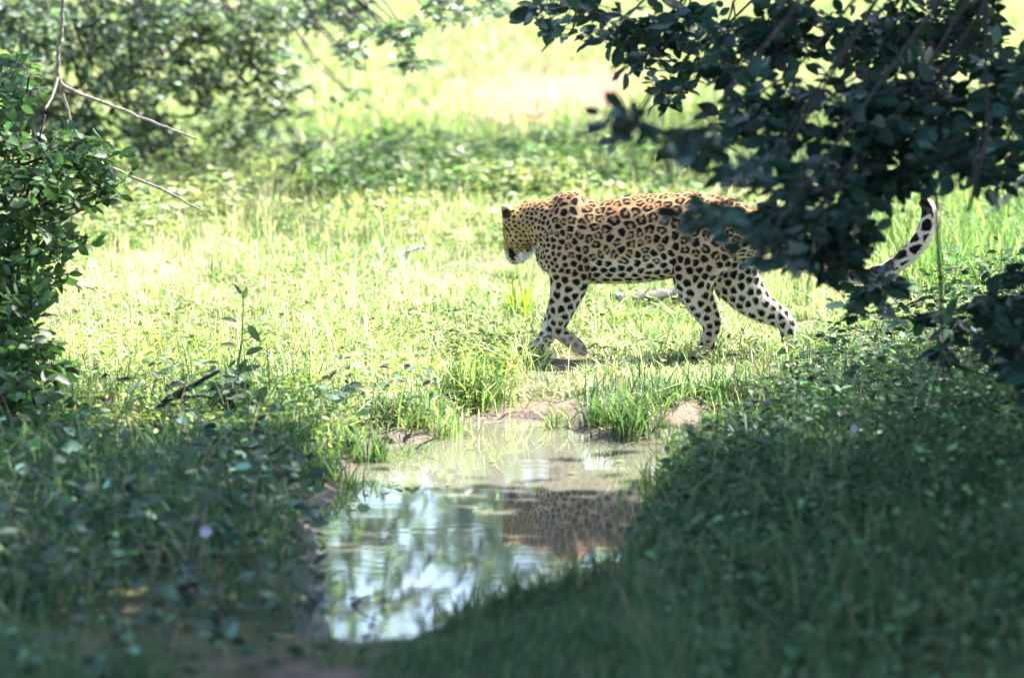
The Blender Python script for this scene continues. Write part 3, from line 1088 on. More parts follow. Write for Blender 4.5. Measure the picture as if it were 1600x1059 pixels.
b2 = (5.4, 33.0, 0.1)
spots = [(rng.uniform(-1.4, 2.4), rng.uniform(24.4, 28.2)) for _ in range(22)] + [(rng.uniform(3.2, 6.5), rng.uniform(24, 33)) for _ in range(14)]
crown_tree('shade_tree', b2, 'tall leafy tree at the back shading the low dark undergrowth', 5.0, (1.4, 1.4, 1.0), 0, 0.19, (0.06, 0.10, 0.03), nper=66, trunk_r=.2,
           cset=shade_offsets(b2, spots, 4.2, 6.0))

# trees that close the clearing far behind
for i, (x, y, h) in enumerate([(-17, 64, 10), (-11.5, 58, 9), (-7, 63, 11), (-3.2, 57, 9), (-.2, 62, 11), (3.2, 58, 10), (7.5, 60, 10), (12, 64, 10), (18, 64, 10), (-23, 58, 9), (24, 60, 9)]):
    crown_tree('clearing_tree', (x, y, 0), 'green tree on the far side of the clearing, mirrored in the pool', h * .72, (2.3, 2.0, 7.0), 34, 0.38, (0.13, 0.21, 0.08), 'trees closing the clearing', nper=50, trunk_r=.25, mat=M_LEAF_FAR)

# ------------------------------------------------------------------ shrub on the left edge
sb = np.array([*gnd(-60, 690, 0.1)[:2], 0.1])
sb[1] = 16.6
shrub = thing('leafy_shrub', sb, 'dark green shrub with small glossy leaves beside the fallen branch', 'shrub')
Lv, Wd = Leaves(), []
SC = [(20, 150, 16.4, 60, 50, 22, 6), (15, 230, 16.3, 70, 60, 42, 7), (95, 240, 16.5, 70, 45, 34, 7), (150, 250, 16.6, 45, 30, 16, 6), (40, 300, 16.2, 80, 50, 48, 7),
      (130, 300, 16.5, 60, 30, 24, 6), (40, 370, 16.2, 70, 55, 44, 7), (110, 380, 16.4, 40, 25, 12, 6), (15, 440, 16.1, 60, 60, 40, 7), (90, 450, 16.4, 50, 20, 14, 5), (20, 530, 16.0, 45, 50, 28, 6),
      (60, 580, 15.9, 45, 40, 16, 6), (10, 630, 15.8, 60, 50, 22, 6), (30, 110, 16.6, 35, 20, 10, 5), (-60, 350, 16.3, 70, 220, 60, 7), (180, 275, 16.7, 30, 25, 8, 5),
      (25, 500, 15.9, 55, 50, 36, 7), (40, 570, 15.8, 60, 50, 40, 7), (20, 650, 15.6, 70, 55, 42, 7), (90, 660, 15.6, 50, 35, 18, 6)]
for i, (px, py, Yc, rx, rz, ntw, nl) in enumerate(SC):
    c = at(px, py, Yc)
    s_ = Yc / F
    src = np.array([sb[0] + rng.uniform(-.05, .1), sb[1] + rng.uniform(-.1, .1), max(c[2] - 0.1, 0.2)])
    clump(Lv, Wd, c, (rx * s_ * 1.25, 0.28, rz * s_ * 1.2), int(ntw * .72), nl, 0.068, src, sag=0.1, upw=0.5, tw=0.2, r=.002)
for q in range(5):
    e = at(-30 + 25 * q, 120 + 60 * (q % 3), 16.4)
    limb(shrub, sb, 'stem', [sb + rng.normal(0, .03, 3) * [1, 1, 0] - [0, 0, .05], (sb + e) / 2 + rng.normal(0, .04, 3), e], .016, .004, M_BARK_DARK, 6)
plant_parts(shrub, sb, Lv, Wd, 1.2, (0.04, 0.095, 0.035), M_LEAF, M_BARK_DARK, var=0.4)

# ------------------------------------------------------------------ tree at the back left, branches reaching down to the grass
lb = np.array([-3.35, 25.5, 0.1])
ltree = thing('drooping_tree', lb, 'pale sunlit leafy tree drooping to the grass behind the bare branch', 'tree')
limb(ltree, lb, 'trunk', [lb - [0, 0, .2], lb + [.1, 0, .9], lb + [.0, .1, 2.0], lb + [.15, .1, 3.4]], .16, .07, M_BARK_DARK, 10)
Lv, Wd = Leaves(), []
LC = [(60, 40, 24.5, 90, 60, 60, 7), (190, 40, 24.8, 90, 60, 56, 7), (310, 30, 25.5, 90, 60, 54, 7), (420, 30, 25.5, 80, 50, 40, 6), (530, 30, 25, 80, 45, 36, 6), (200, 130, 25, 90, 60, 50, 7),
      (320, 130, 26, 90, 55, 46, 7), (430, 110, 26, 70, 55, 30, 6), (250, 210, 26, 90, 50, 44, 7), (370, 210, 26.5, 80, 50, 38, 7), (330, 280, 26, 80, 30, 26, 6), (440, 170, 26, 60, 40, 18, 6),
      (470, 235, 26, 50, 40, 14, 6), (620, 55, 23.5, 60, 30, 22, 6), (690, 15, 23, 60, 20, 16, 6), (640, 100, 23.5, 40, 16, 9, 5), (760, 15, 22.5, 40, 16, 7, 5), (560, 90, 24, 40, 25, 10, 5),
      (110, 200, 25, 80, 60, 36, 7), (110, 290, 25, 70, 40, 24, 6), (40, 150, 25, 80, 60, 60, 7), (30, 30, 24, 80, 50, 60, 7), (120, 60, 25.5, 90, 60, 60, 7), (260, 70, 26, 90, 60, 50, 7), (400, 60, 26, 80, 50, 34, 7), (560, -180, 25, 100, 60, 20, 7), (680, -220, 25, 100, 60, 20, 7), (800, -200, 25.4, 90, 50, 16, 7), (620, -330, 25, 110, 70, 24, 7), (760, -350, 25, 110, 60, 20, 7), (880, -300, 25.5, 90, 50, 14, 7), (500, -300, 25, 110, 70, 24, 7), (700, -450, 25, 110, 60, 20, 7), (850, -430, 25.5, 100, 60, 14, 7), (420, -160, 25, 100, 70, 30, 7), (550, 150, 26, 30, 20, 5, 5), (230, 280, 25, 60, 30, 18, 6)]
for i, (px, py, Yc, rx, rz, ntw, nl) in enumerate(LC):
    c = at(px, py, Yc)
    s_ = Yc / F
    src = c + np.array([-.35, .1, .4])
    clump(Lv, Wd, c, (rx * s_, .55, rz * s_), ntw, nl, 0.082, src, sag=.1, upw=.6, tw=.3, r=.003)
    if i % 3 == 0:
        st_ = lb + np.array([.05, .05, 2.2])
        limb(ltree, lb, 'branch', [st_, (st_ + src) / 2 + [0, 0, .3], src], .035, .009, M_BARK_DARK, 6)
# upper crown, above the frame
for q in range(380):
    c = lb + np.array([.6, .4, 3.0]) + rand_unit() * rng.uniform(.2, 1) * np.array([2.2, 1.8, 1.1])
    for k in range(6):
        Lv.add(c + rng.normal(0, .14, 3), rng.normal(0, 1, 3), rng.normal(0, .5, 3) + [0, 0, 1], .11)
plant_parts(ltree, lb, Lv, Wd, 1.15, (0.10, 0.155, 0.10), M_LEAF, M_BARK_DARK, var=.5)

# bare pale branches that reach out of the left trees
bb = at(92, 128, 19.6)
bare = thing('bare_branch', bb, 'pale bare forked branch with short thorny spurs, left of the clearing', 'branch')
limb(bare, bb, 'stem', [at(98, -40, 19.6), at(97, 30, 19.6), at(91, 75, 19.6), at(90, 120, 19.6)], .009, .011, M_BARK_PALE, 8, 6, .0025)
limb(bare, bb, 'fork', [at(90, 118, 19.6), at(105, 138, 19.6), at(180, 168, 19.55), at(250, 195, 19.5), at(308, 217, 19.5)], .010, .0045, M_BARK_PALE, 8, 6, .0025)
limb(bare, bb, 'fork', [at(91, 118, 19.6), at(98, 148, 19.6), at(108, 180, 19.6), at(113, 240, 19.6), at(111, 350, 19.6)], .009, .004, M_BARK_PALE, 7, 5, .0015)
limb(bare, bb, 'fork', [at(91, 120, 19.6), at(82, 150, 19.5), at(70, 172, 19.4)], .007, .004, M_BARK_PALE, 7)
for px, py in ((131, 140), (160, 158), (190, 165), (215, 180), (251, 188), (283, 205)):
    s1 = rng.choice([-1, 1])
    limb(bare, bb, 'spur', [at(px, py + 5, 19.55), at(px + rng.uniform(-4, 4), py - 10 * s1, 19.55)], .0035, .0015, M_BARK_PALE, 5)
b3 = at(250, 298, 18.9)
br2 = thing('bare_branch', b3, 'thin straight bare stick slanting down to the grass below the shrub', 'branch')
limb(br2, b3, 'stem', [at(120, 238, 18.9), at(190, 270, 18.9), at(255, 297, 18.85), at(318, 331, 18.8)], .009, .004, M_BARK_PALE, 7, 6, .001)
b4 = at(1540, 330, 22)
br3 = thing('bare_branch', b4, 'grey bare crooked branch behind the raised tail', 'branch')
limb(br3, b4, 'stem', [at(1660, 240, 22), at(1600, 280, 22), at(1570, 312, 22), at(1545, 335, 22), at(1505, 347, 22), at(1470, 352, 22)], .022, .011, M_BARK_GREY, 8, 5, .003)
limb(br3, b4, 'fork', [at(1520, 345, 22), at(1490, 335, 22), at(1466, 322, 22)], .012, .006, M_BARK_GREY, 7, 5, .002)

# fallen dark branch on the left with leafy shoots
fb = gnd(175, 730, .1)
fall = thing('fallen_branch', fb, 'dark arching fallen branch in the shade at the left of the pool', 'branch')
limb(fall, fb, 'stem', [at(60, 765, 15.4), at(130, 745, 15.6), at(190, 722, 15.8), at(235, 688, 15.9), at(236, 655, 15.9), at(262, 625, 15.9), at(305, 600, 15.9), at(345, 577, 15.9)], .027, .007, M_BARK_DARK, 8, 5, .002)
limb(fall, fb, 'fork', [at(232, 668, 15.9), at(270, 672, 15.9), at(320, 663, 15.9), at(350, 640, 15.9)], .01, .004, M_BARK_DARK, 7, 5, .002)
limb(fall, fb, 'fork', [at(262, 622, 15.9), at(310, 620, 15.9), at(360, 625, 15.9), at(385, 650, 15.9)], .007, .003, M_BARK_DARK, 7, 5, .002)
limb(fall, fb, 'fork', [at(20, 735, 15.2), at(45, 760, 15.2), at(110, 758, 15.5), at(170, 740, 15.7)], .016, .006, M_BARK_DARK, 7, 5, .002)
Lv, Wd = Leaves(), []
for px, py, rx, rz, ntw in ((365, 615, 45, 30, 16), (385, 655, 40, 35, 20), (345, 650, 40, 25, 14), (380, 695, 30, 30, 14), (300, 685, 50, 25, 12)):
    clump(Lv, Wd, at(px, py, 15.9), (rx / 413, .15, rz / 413), ntw, 5, .062, at(350, 660, 15.9), tw=.12, r=.002)
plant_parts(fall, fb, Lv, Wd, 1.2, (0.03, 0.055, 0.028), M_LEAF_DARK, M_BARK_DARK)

# slender sapling
sp0 = gnd(383, 640, .1)
sap = thing('sapling', sp0, 'slender upright sapling with a few long leaves left of the pool', 'sapling')
Ys = sp0[1]
limb(sap, sp0, 'stem', [sp0 - [0, 0, .03], at(372, 585, Ys), at(378, 530, Ys), at(380, 470, Ys), at(377, 452, Ys)], .0045, .002, M_STEM, 6)
Lv = Leaves()
for px, py, dx, dz, s in ((379, 470, .1, .3, .075), (378, 462, -.5, .8, .06), (375, 505, -1, .3, .08), (385, 503, .7, -1, .10), (372, 540, -.7, .1, .07), (380, 555, .9, .4, .09), (374, 580, 1, .3, .09), (372, 590, .4, .9, .09), (373, 600, -.8, .5, .08), (371, 560, -.6, -.6, .06)):
    Lv.add(at(px, py, Ys), np.array([dx, -.2, dz]), np.array([rng.normal() * .3, -.7, .5]), s)
plant_parts(sap, sp0, Lv, [], .8, (0.06, 0.10, 0.05), M_LEAF, M_BARK_DARK)

# wood lying in the grass
M_BARK_LOG = bark_mat('rotting_log', (0.03, 0.028, 0.028), (0.15, 0.14, 0.135), 18)
def lying(name, label, pts, r0, r1, Yd, mat=M_BARK_GREY):
    P = [at(x, y, Yd + q * .04) for q, (x, y) in enumerate(pts)]
    o = link(name, None)
    V, T = limb(None, None, '', P, r0, r1, mat, 10, 5, .004)
    c = P[len(P) // 2]
    bpy.data.objects.remove(o)
    o = link(name, mesh_np(name, V - c, T, None, mat))
    o.location = Vector(c)
    return tag(o, label, 'log' if r0 > .03 else 'stick')


lying('fallen_log', 'grey weathered log in the grass behind the leopard, below its belly', [(955, 468), (1000, 468), (1045, 464), (1075, 458), (1130, 452)], .035, .045, 19.4, M_BARK_LOG)
lying('broken_stick', 'short grey broken stick poking out of the grass before the leopard', [(660, 428), (640, 415), (624, 400), (640, 392), (662, 384)], .016, .009, 21.2)

# ------------------------------------------------------------------ grass and ground cover
def sample(n, y0, y1, margin=0.5, power=1.0):
    """random ground points inside a wedge in front of the camera, even per square metre times y**-power"""
    u = rng.random(n)
    y = y0 + (y1 - y0) * u
    half = 0.128 * y + margin
    keep = rng.random(n) < (half / half.max()) * (y0 / y) ** power
    y, half = y[keep], half[keep]
    x = rng.uniform(-1, 1, len(y)) * half
    return x, y


def blades_mesh(name, x, y, z, h, w, tint, bend=0.5, mat=None, lean=None):
    n_ = len(x)
    az = rng.random(n_) * 6.283
    d = np.stack([np.cos(az), np.sin(az), np.zeros(n_)], 1)
    if lean is not None:
        d = d + lean
    b_ = (bend * rng.uniform(.1, 1.3, n_))[:, None]
    fa = az + rng.uniform(.6, 2.5, n_)
    s = np.stack([np.cos(fa), np.sin(fa), np.zeros(n_)], 1)
    p0 = np.stack([x, y, z], 1)
    up = np.array([0, 0, 1.0])
    h_ = h[:, None]
    w_ = w[:, None]

    def pt(t):
        return p0 + h_ * (up * (t - 0.25 * b_ * t * t) + d * b_ * 0.7 * t * t)
    a, c, e, tip = pt(0.0), pt(0.4), pt(0.75), pt(1.0)
    V = np.stack([a - s * w_ * .4, a + s * w_ * .4, c - s * w_ * .5, c + s * w_ * .5, e - s * w_ * .33, e + s * w_ * .33, tip], 1)
    T = np.array([(0, 1, 3), (0, 3, 2), (2, 3, 5), (2, 5, 4), (4, 5, 6)])
    TT = (np.arange(n_) * 7)[:, None, None] + T[None]
    return mesh_np(name, V.reshape(-1, 3), TT.reshape(-1, 3), np.repeat(tint, 7, 0), mat or M_GRASS)


def palette(n, cols, probs, var=.18):
    c = np.array(cols)[rng.choice(len(cols), n, p=probs)]
    return np.clip(c * np.exp(rng.normal(0, var, (n, 1))), 0.01, 0.8)


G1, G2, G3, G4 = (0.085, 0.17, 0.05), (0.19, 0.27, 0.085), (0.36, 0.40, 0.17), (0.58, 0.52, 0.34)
# middle band: the sunlit grass round the leopard
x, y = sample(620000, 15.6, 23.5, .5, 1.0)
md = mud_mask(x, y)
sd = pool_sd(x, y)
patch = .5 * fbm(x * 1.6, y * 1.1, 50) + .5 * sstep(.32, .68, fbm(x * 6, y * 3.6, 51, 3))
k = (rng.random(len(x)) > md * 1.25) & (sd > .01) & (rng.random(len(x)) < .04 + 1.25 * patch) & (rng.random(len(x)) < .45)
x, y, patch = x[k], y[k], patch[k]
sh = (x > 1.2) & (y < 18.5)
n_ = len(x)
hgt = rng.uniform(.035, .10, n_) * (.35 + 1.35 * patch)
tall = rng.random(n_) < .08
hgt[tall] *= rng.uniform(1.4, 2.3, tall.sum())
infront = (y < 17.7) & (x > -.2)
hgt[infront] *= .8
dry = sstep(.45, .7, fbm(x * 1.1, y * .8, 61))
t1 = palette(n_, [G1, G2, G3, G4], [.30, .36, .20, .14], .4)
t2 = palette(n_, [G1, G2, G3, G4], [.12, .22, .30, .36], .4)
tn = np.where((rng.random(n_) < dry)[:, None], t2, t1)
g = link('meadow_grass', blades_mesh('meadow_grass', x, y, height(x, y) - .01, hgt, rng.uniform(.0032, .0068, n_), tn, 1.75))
tag(g, 'short sunlit yellow-green grass around the leopard', 'grass', kind='stuff')
print('meadow', n_)

# back of the clearing
x, y = sample(270000, 23.0, 52.0, .8, 1.6)
md = mud_mask(x, y)
patch = fbm(x * .8, y * .5, 70)
k = (rng.random(len(x)) > md * 1.15) & (rng.random(len(x)) < .25 + patch)
x, y, patch = x[k], y[k], patch[k]
n_ = len(x)
dry = sstep(.42, .66, fbm(x * .5, y * .25, 81) + .2 * sstep(29, 33, y))
t1 = palette(n_, [G1, G2, G3, G4], [.2, .36, .28, .16])
t2 = palette(n_, [G1, G2, G3, G4], [.05, .17, .40, .38])
tn = np.where((rng.random(n_) < dry)[:, None], t2, t1)
tn = tn * np.array([.8, .84, .8])
g = link('meadow_grass', blades_mesh('meadow_grass', x, y, height(x, y) - .01, rng.uniform(.06, .17, n_) * (.6 + patch), rng.uniform(.011, .021, n_), tn, .8))
tag(g, 'pale yellowish grass at the back of the clearing', 'grass', kind='stuff')
print('back', n_)

# dry straw stalks in the sunlit grass
x, y = sample(5200, 16.9, 24.5, .4, .5)
k = (mud_mask(x, y) < .3) & (pool_sd(x, y) > .1) & (rng.random(len(x)) < .12 + 1.2 * sstep(.45, .62, fbm(x * 1.3, y, 91)))
x, y = x[k], y[k]
n_ = len(x)
hh = rng.uniform(.14, .34, n_) * np.where((y < 17.9) & (x > -.3), .5, 1)
g = link('dry_stalks', blades_mesh('dry_stalks', x, y, height(x, y) - .01, hh, rng.uniform(.0025, .0045, n_), palette(n_, [(.55, .46, .3), (.45, .33, .2), (.62, .56, .4)], [.5, .2, .3]), .45))
tag(g, 'thin dry straw stalks standing in the sunlit grass', 'dry grass', kind='stuff')

# foreground grass, with shade put into its darker blade tints
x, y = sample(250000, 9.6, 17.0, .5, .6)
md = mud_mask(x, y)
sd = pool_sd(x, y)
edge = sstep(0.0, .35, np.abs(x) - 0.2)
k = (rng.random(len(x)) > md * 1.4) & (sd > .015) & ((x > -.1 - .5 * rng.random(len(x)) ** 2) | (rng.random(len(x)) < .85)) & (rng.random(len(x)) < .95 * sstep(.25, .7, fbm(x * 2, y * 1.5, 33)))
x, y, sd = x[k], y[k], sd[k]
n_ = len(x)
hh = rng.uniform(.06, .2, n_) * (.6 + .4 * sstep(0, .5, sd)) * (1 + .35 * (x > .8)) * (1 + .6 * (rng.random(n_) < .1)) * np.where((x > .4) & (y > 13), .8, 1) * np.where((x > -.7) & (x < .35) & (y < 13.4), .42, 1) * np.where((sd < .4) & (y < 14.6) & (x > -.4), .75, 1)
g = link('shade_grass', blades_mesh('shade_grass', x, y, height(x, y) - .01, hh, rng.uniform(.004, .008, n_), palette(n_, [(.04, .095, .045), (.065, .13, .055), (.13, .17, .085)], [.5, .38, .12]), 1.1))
tag(g, 'shade-tinted green grass along the near shore', 'grass', kind='stuff')
print('shade', n_)


def herb_cover(name, label, x, y, hmax, leaf, width, tint, tilt, var=.3, mat=None):
    n_ = len(x)
    z = height(x, y) + hmax * rng.random(n_) ** .8
    az = rng.random(n_) * 6.283
    d = np.stack([np.cos(az), np.sin(az), rng.normal(-.05, .3, n_)], 1)
    nr = np.stack([rng.normal(0, tilt, n_), rng.normal(0, tilt, n_), np.ones(n_)], 1)
    p = np.stack([x, y, z], 1)
    o = link(name, leaves_mesh(name, p, d, nr, leaf * rng.choice([.5, .7, .95, 1.25], n_) * rng.uniform(.8, 1.2, n_), width, tints(n_, tint, var, .3), mat or M_LEAF_HERB))
    return tag(o, label, 'ground cover', kind='stuff')


# left foreground: broad flat leaves, right bank: small dense leaves; shade darkens both tints
x, y = sample(30000, 9.8, 16.6, .5, .4)
k = (x < -.25 - .12 * (y < 13)) & ((mud_mask(x, y) < .5) | ((y > 12.9) & (pool_sd(x, y) < .1))) & (pool_sd(x, y) > -.02) & (rng.random(len(x)) < .95 * sstep(.36, .68, fbm(x * 3.2, y * 2.2, 44)))
herb_cover('broadleaf_cover', 'broad-leaved low plants in the shade at the left shore', x[k], y[k], .2, .058, 1.35, (.028, .07, .048), .6, .65)
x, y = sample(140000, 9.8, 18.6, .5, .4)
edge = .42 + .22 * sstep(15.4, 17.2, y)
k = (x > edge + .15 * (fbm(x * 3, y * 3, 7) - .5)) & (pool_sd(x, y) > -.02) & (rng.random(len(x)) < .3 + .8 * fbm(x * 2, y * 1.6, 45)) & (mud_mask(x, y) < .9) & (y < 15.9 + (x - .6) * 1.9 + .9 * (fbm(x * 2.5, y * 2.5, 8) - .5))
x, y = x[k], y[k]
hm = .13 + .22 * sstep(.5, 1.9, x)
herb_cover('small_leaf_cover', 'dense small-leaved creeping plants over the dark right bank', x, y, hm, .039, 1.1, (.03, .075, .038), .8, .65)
print('cover', len(x))
x, y = sample(9000, 9.8, 17.4, .4, .3)
k = (mud_mask(x, y) > .3) & (pool_sd(x, y) > .03)
herb_cover('leaf_litter', 'dead brown leaves and bits of straw on the bare mud', x[k], y[k], .012, .03, .8, (.10, .07, .045), .25, .6)
# left bank of the pool and the meadow edge: bright small herbs
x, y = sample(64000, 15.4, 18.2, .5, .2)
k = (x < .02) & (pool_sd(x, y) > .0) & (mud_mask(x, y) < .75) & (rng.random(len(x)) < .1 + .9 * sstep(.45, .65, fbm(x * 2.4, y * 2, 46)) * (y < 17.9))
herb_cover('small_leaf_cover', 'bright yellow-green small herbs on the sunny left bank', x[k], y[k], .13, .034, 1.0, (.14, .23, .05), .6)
x, y = sample(42000, 17.6, 24.0, .5, .4)
k = (mud_mask(x, y) < .4) & (rng.random(len(x)) < sstep(.42, .66, fbm(x * 2.6, y * 1.9, 47)))
herb_cover('small_leaf_cover', 'scattered small herbs among the sunlit grass', x[k], y[k], .10, .036, 1.0, (.11, .18, .06), .6, .5)
# low dark undergrowth at the back, and paler weeds in front of it
x, y = sample(90000, 23.6, 31.5, .5, .2)
k = (np.abs(x - .1 - .04 * (y - 27)) < 1.3 + .9 * (fbm(x, y, 12) - .5)) & (y > 23.6 + 1.2 * fbm(x * .8, y * .2, 14)) & (y < 26.2 + 3.0 * fbm(x * .9, y * 0, 15)) & (rng.random(len(x)) < 1.4 * sstep(.3, .6, fbm(x * 2.1, y * 1.4, 19)))
herb_cover('low_undergrowth', 'low dark green undergrowth in tree shade behind the leopard', x[k], y[k], .04 + .26 * fbm(x[k] * 1.7, y[k] * 1.2, 18), .07, 1.0, (.07, .145, .05), .65, .45)
x, y = sample(24000, 21.9, 24.6, .5, .2)
k = (rng.random(len(x)) < sstep(.42, .66, fbm(x * 1.6, y * 1.2, 16)))
herb_cover('low_undergrowth', 'paler sunlit weeds in front of the dark undergrowth', x[k], y[k], .26, .065, .95, (.15, .22, .10), .6)
x, y = sample(40000, 19.0, 24.0, .9, .2)
k = (x > 1.7) & (rng.random(len(x)) < .8)
g = link('tall_grass', blades_mesh('tall_grass', x[k], y[k], height(x[k], y[k]) - .01, rng.uniform(.15, .42, k.sum()), rng.uniform(.006, .011, k.sum()), palette(k.sum(), [G1, G2, G3], [.5, .35, .15]), .7))
tag(g, 'taller green grass below the grey crooked branch', 'grass', kind='stuff')


# ------------------------------------------------------------------ single tufts and plants one can point at
def tuft(px, py, n_, h0, h1, wid, spread, tint, label, bend=.9, z=None, group=None):
    c = gnd(px, py, .05)
    zz = float(height(c[0], c[1]))
    x = rng.normal(0, spread, n_)
    y = rng.normal(0, spread, n_)
    me = blades_mesh('grass_tuft', x, y, height(x + c[0], y + c[1]) - zz - .005, rng.uniform(h0, h1, n_), rng.uniform(wid * .7, wid * 1.2, n_), palette(n_, tint, [1 / len(tint)] * len(tint)), bend, M_GRASS)
    o = link('grass_tuft', me)
    o.location = (c[0], c[1], zz)
    return tag(o, label, 'grass tuft', group)


DK = [(.05, .08, .05), (.09, .14, .06), (.12, .2, .05)]
BR = [G1, G2, G3]
tuft(985, 664, 190, .10, .27, .007, .05, DK, 'big dark grass tuft on the wet mud bank below the leopard', 1.1)
tuft(932, 652, 80, .08, .19, .006, .035, DK + [G1], 'smaller dark grass tuft on the mud bank beside the big tuft')
tuft(1052, 672, 70, .07, .17, .006, .045, DK, 'sparse dark grass tuft at the waterline by the reddish mound')
tuft(868, 648, 46, .07, .15, .006, .03, BR, 'bright green tuft at the water between mud and left bank')
tuft(745, 628, 120, .12, .3, .008, .07, BR, 'tall bright grass tuft leaning over the far water edge', 1.2)
tuft(800, 600, 70, .12, .26, .007, .05, BR + [G4], 'bright grass tuft beside the trodden reddish path', 1.2)
tuft(700, 662, 110, .08, .2, .007, .06, BR, 'low bright grass tuft on the left bank edge')
tuft(1130, 655, 60, .07, .16, .006, .04, BR, 'small green tuft right of the reddish mound')
tuft(815, 520, 46, .14, .26, .009, .03, [(.3, .4, .05), (.24, .34, .05)], 'bright yellow-green weed tuft in front of the lowered head', .7)
for px, py in ((560, 700), (600, 694), (530, 735), (640, 690)):
    tuft(px, py, 60, .08, .2, .007, .05, [G1, G2, (.09, .15, .05)], 'green grass tuft drooping over the left pool edge', 1.1, group='tufts on the left pool edge')
for px, py in ((1090, 722), (1060, 748), (1130, 700), (1030, 800), (1180, 690)):
    tuft(px, py, 70, .1, .25, .007, .06, [(.08, .14, .04), (.1, .16, .05)], 'dark green grass tuft leaning into the right pool edge', 1.1, group='tufts on the right pool edge')


def herb(px, py, hh, nl, leaf, width, tint, label, mat, group=None, name='leafy_weed', stems=3):
    c = gnd(px, py, .08)
    c[2] = float(height(c[0], c[1]))
    root = thing(name, c, label, 'plant', group)
    Lq = Leaves()
    for q in range(stems):
        tip = c + np.array([rng.normal(0, .3 * hh), rng.normal(0, .2 * hh), hh * rng.uniform(.7, 1.1)])
        P = catmull([c - [0, 0, .02], (c + tip) / 2 + rng.normal(0, .02, 3), tip], 4)
        V, T = tube(P, np.linspace(.003, .0014, len(P)), 5)
        link('stem', mesh_np('stem', V, T, None, M_STEM), root, c)
        for i in range(nl):
            u = .25 + .75 * (i + .5) / nl
            pp = P[min(int(u * (len(P) - 1)), len(P) - 1)]
            az = i * 2.4 + q
            Lq.add(pp, np.array([math.cos(az), math.sin(az) * .7, .35 + rng.normal(0, .2)]), np.array([rng.normal(0, .4), -.4, 1]), leaf * rng.uniform(.7, 1.2))
    plant_parts(root, c, Lq, [], width, tint, mat, M_STEM)
    return root


for px, py in ((1245, 640), (1290, 628), (1330, 650), (1370, 632), (1410, 655), (1450, 640), (1500, 645), (1350, 600), (1430, 600), (1260, 600), (1540, 620), (1220, 665)):
    herb(px, py, rng.uniform(.16, .27), 7, .07, .55, (.07, .13, .04), 'green weed with narrow pointed leaves between sunlit grass and right bank', M_LEAF_HERB, 'narrow-leaved weeds on the right bank')
for px, py in ((60, 830), (120, 880), (200, 850), (300, 900), (380, 860), (420, 800), (250, 800), (480, 930), (160, 960), (60, 940), (350, 820), (400, 960), (20, 880), (450, 870)):
    herb(px, py, rng.uniform(.14, .24), 5, .072, 1.1, (.06, .10, .07), 'broad-leaved plant with pale flat leaves on the shaded left shore', M_LEAF_HERB, 'broad-leaved plants on the left shore', 'broadleaf_plant')
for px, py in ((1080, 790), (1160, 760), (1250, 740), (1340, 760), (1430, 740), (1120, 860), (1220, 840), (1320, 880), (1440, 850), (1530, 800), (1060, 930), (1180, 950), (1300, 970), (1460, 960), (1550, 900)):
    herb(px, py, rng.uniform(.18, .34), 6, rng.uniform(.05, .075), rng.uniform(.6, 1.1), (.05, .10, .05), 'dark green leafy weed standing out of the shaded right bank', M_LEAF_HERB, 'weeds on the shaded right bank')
for px, py in ((985, 885), (940, 918), (880, 932), (815, 946), (750, 956), (705, 978), (1000, 850)):
    tuft(px, py, 60, .06, .16, .007, .05, [(.05, .1, .04), (.08, .14, .05), (.13, .15, .07)], 'low shaded grass tuft hanging over the near rim of the pool', 1.4, group='tufts on the near pool rim')
for px, py in ((600, 300), (640, 306), (690, 296), (730, 300), (660, 318), (560, 305), (760, 312)):
    herb(px, py, rng.uniform(.25, .38), 8, .075, .9, (.16, .22, .11), 'pale leafy weed standing before the dark undergrowth', M_LEAF, 'pale weeds before the undergrowth')
herb(832, 262, .42, 10, .07, .6, (.2, .26, .12), 'tall slender pale weed rising above the dark undergrowth', M_LEAF, None, 'leafy_weed', 1)

# small flowers in the shade
mf, n, l, b = new_mat('lilac_petal')
b.inputs['Base Color'].default_value = (.36, .31, .42, 1)
b.inputs['Roughness'].default_value = .6
for px, py, s, lab in ((318, 975, .016, 'lilac flower among broad leaves at the left shore'), (1328, 830, .012, 'small lilac flower in the dark right bank')):
    c = gnd(px, py, .02)
    c[2] = float(height(c[0], c[1]))
    root = thing('wild_flower', c, lab, 'flower')
    hd_ = c + np.array([.01, 0, .26])
    V, T = tube([c, (c + hd_) / 2 + [.01, 0, 0], hd_], [.003, .0025, .002], 5)
    link('stem', mesh_np('stem', V, T, None, M_STEM), root, c)
    for q in range(5):
        a0 = q * 1.2566
        me = leaves_mesh('petal', hd_[None], np.array([[math.cos(a0), -.4, math.sin(a0)]]), np.array([[0, -1.0, .4]]), np.array([s * 1.3]), 1.9, np.ones((1, 3)), mf)
        link('petal', me, root, c)

# dead stems in the shaded foreground
x, y = sample(1500, 10.4, 17.2, .4, .3)
k = (pool_sd(x, y) > .06) & (np.abs(x + .1) > .45) & (mud_mask(x, y) < .6)
x, y = x[k], y[k]
g = link('dead_stems', blades_mesh('dead_stems', x, y, height(x, y) - .01, rng.uniform(.16, .38, len(x)), rng.uniform(.003, .006, len(x)), palette(len(x), [(.2, .16, .1), (.28, .24, .15), (.12, .1, .07)], [.4, .3, .3]), 1.1))
tag(g, 'thin dead brown stems among the shaded foreground plants', 'dead stems', kind='stuff')

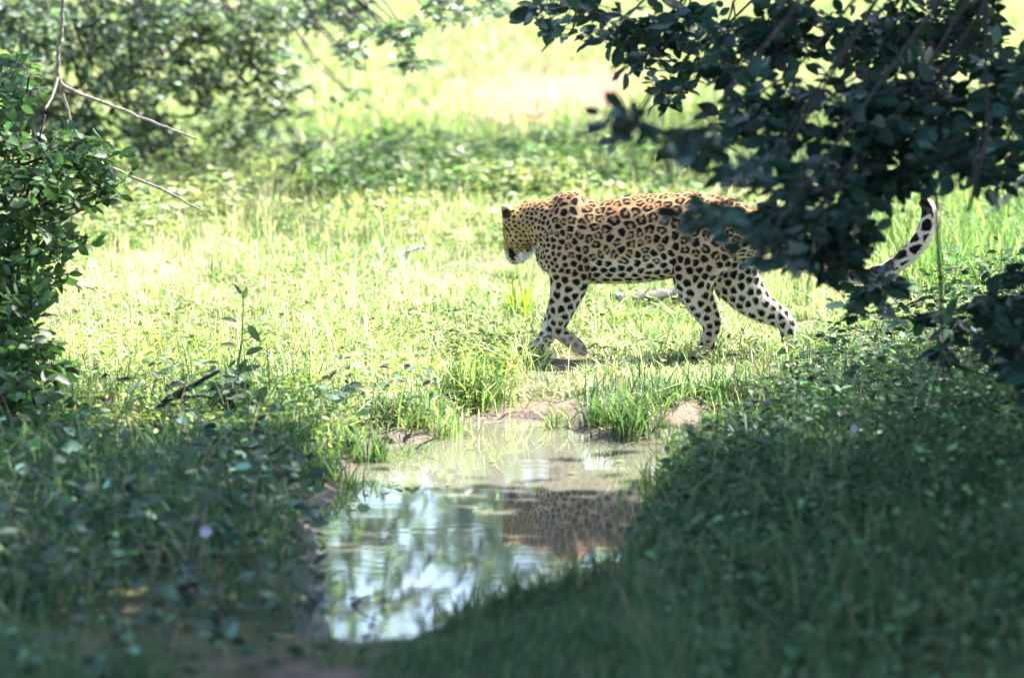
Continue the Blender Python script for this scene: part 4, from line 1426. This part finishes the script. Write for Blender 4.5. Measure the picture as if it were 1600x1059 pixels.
# loose clumps that stand above the meadow
xs, ys = sample(260, 17.3, 25.0, .1, .3)
kk = (mud_mask(xs, ys) < .2) & (pool_sd(xs, ys) > .2) & ~((ys < 18.4) & (xs > -.05) & (xs < 1.35))
for x0, y0 in list(zip(xs[kk], ys[kk]))[:64]:
    z0 = float(height(x0, y0))
    q = int(rng.integers(16, 48))
    dryc = rng.random() < .45
    cols = [G4, (.42, .33, .2), G3] if dryc else [G1, G2, (.07, .13, .04)]
    me = blades_mesh('grass_clump', rng.normal(0, .045, q), rng.normal(0, .045, q), np.full(q, -.005), rng.uniform(.08, .26 if dryc else .2, q), rng.uniform(.003, .007, q), palette(q, cols, [1 / 3] * 3, .3), .7 if dryc else 1.1, M_GRASS)
    o = link('grass_clump', me)
    o.location = (x0, y0, z0)
    tag(o, 'dry straw-coloured grass clump standing in the sunlit meadow' if dryc else 'taller green grass clump standing in the sunlit meadow', 'grass clump', 'dry grass clumps in the meadow' if dryc else 'green grass clumps in the meadow')

# twigs and fallen leaves on the water
for pts, lab in (([(540, 945), (565, 925), (592, 908)], 'dark twig poking out of the pool near the left shore'), ([(640, 700), (652, 712), (668, 728)], 'thin dark twig at the far left corner of the pool')):
    c = gnd(*pts[0], 0.0)
    P = [c + np.array([0, 0, -.02]), c + np.array([.05, -.02, .02]), c + np.array([.12, -.03, .05])]
    V, T = tube(catmull(P, 4), np.linspace(.006, .002, 9), 6)
    o = link('water_twig', mesh_np('water_twig', V - c, T, None, M_BARK_DARK))
    o.location = Vector(c)
    tag(o, lab, 'twig')
for i, (px, py) in enumerate(((620, 740), (700, 760), (745, 700), (660, 830), (580, 850), (720, 880), (780, 720), (840, 690), (610, 930), (960, 720), (905, 740))):
    c = gnd(px, py, .004)
    a0 = rng.random() * 6.28
    me = leaves_mesh('floating_leaf', np.zeros((1, 3)), np.array([[math.cos(a0), math.sin(a0), 0.03]]), np.array([[.05, 0, 1.0]]), np.array([rng.uniform(.03, .055)]), 1.1, tints(1, (.2, .19, .07), .4), M_LEAF_HERB)
    o = link('floating_leaf', me)
    o.location = Vector(c) + Vector((0, 0, .004))
    tag(o, 'small fallen leaf floating on the murky pool', 'leaf', 'leaves floating on the pool')
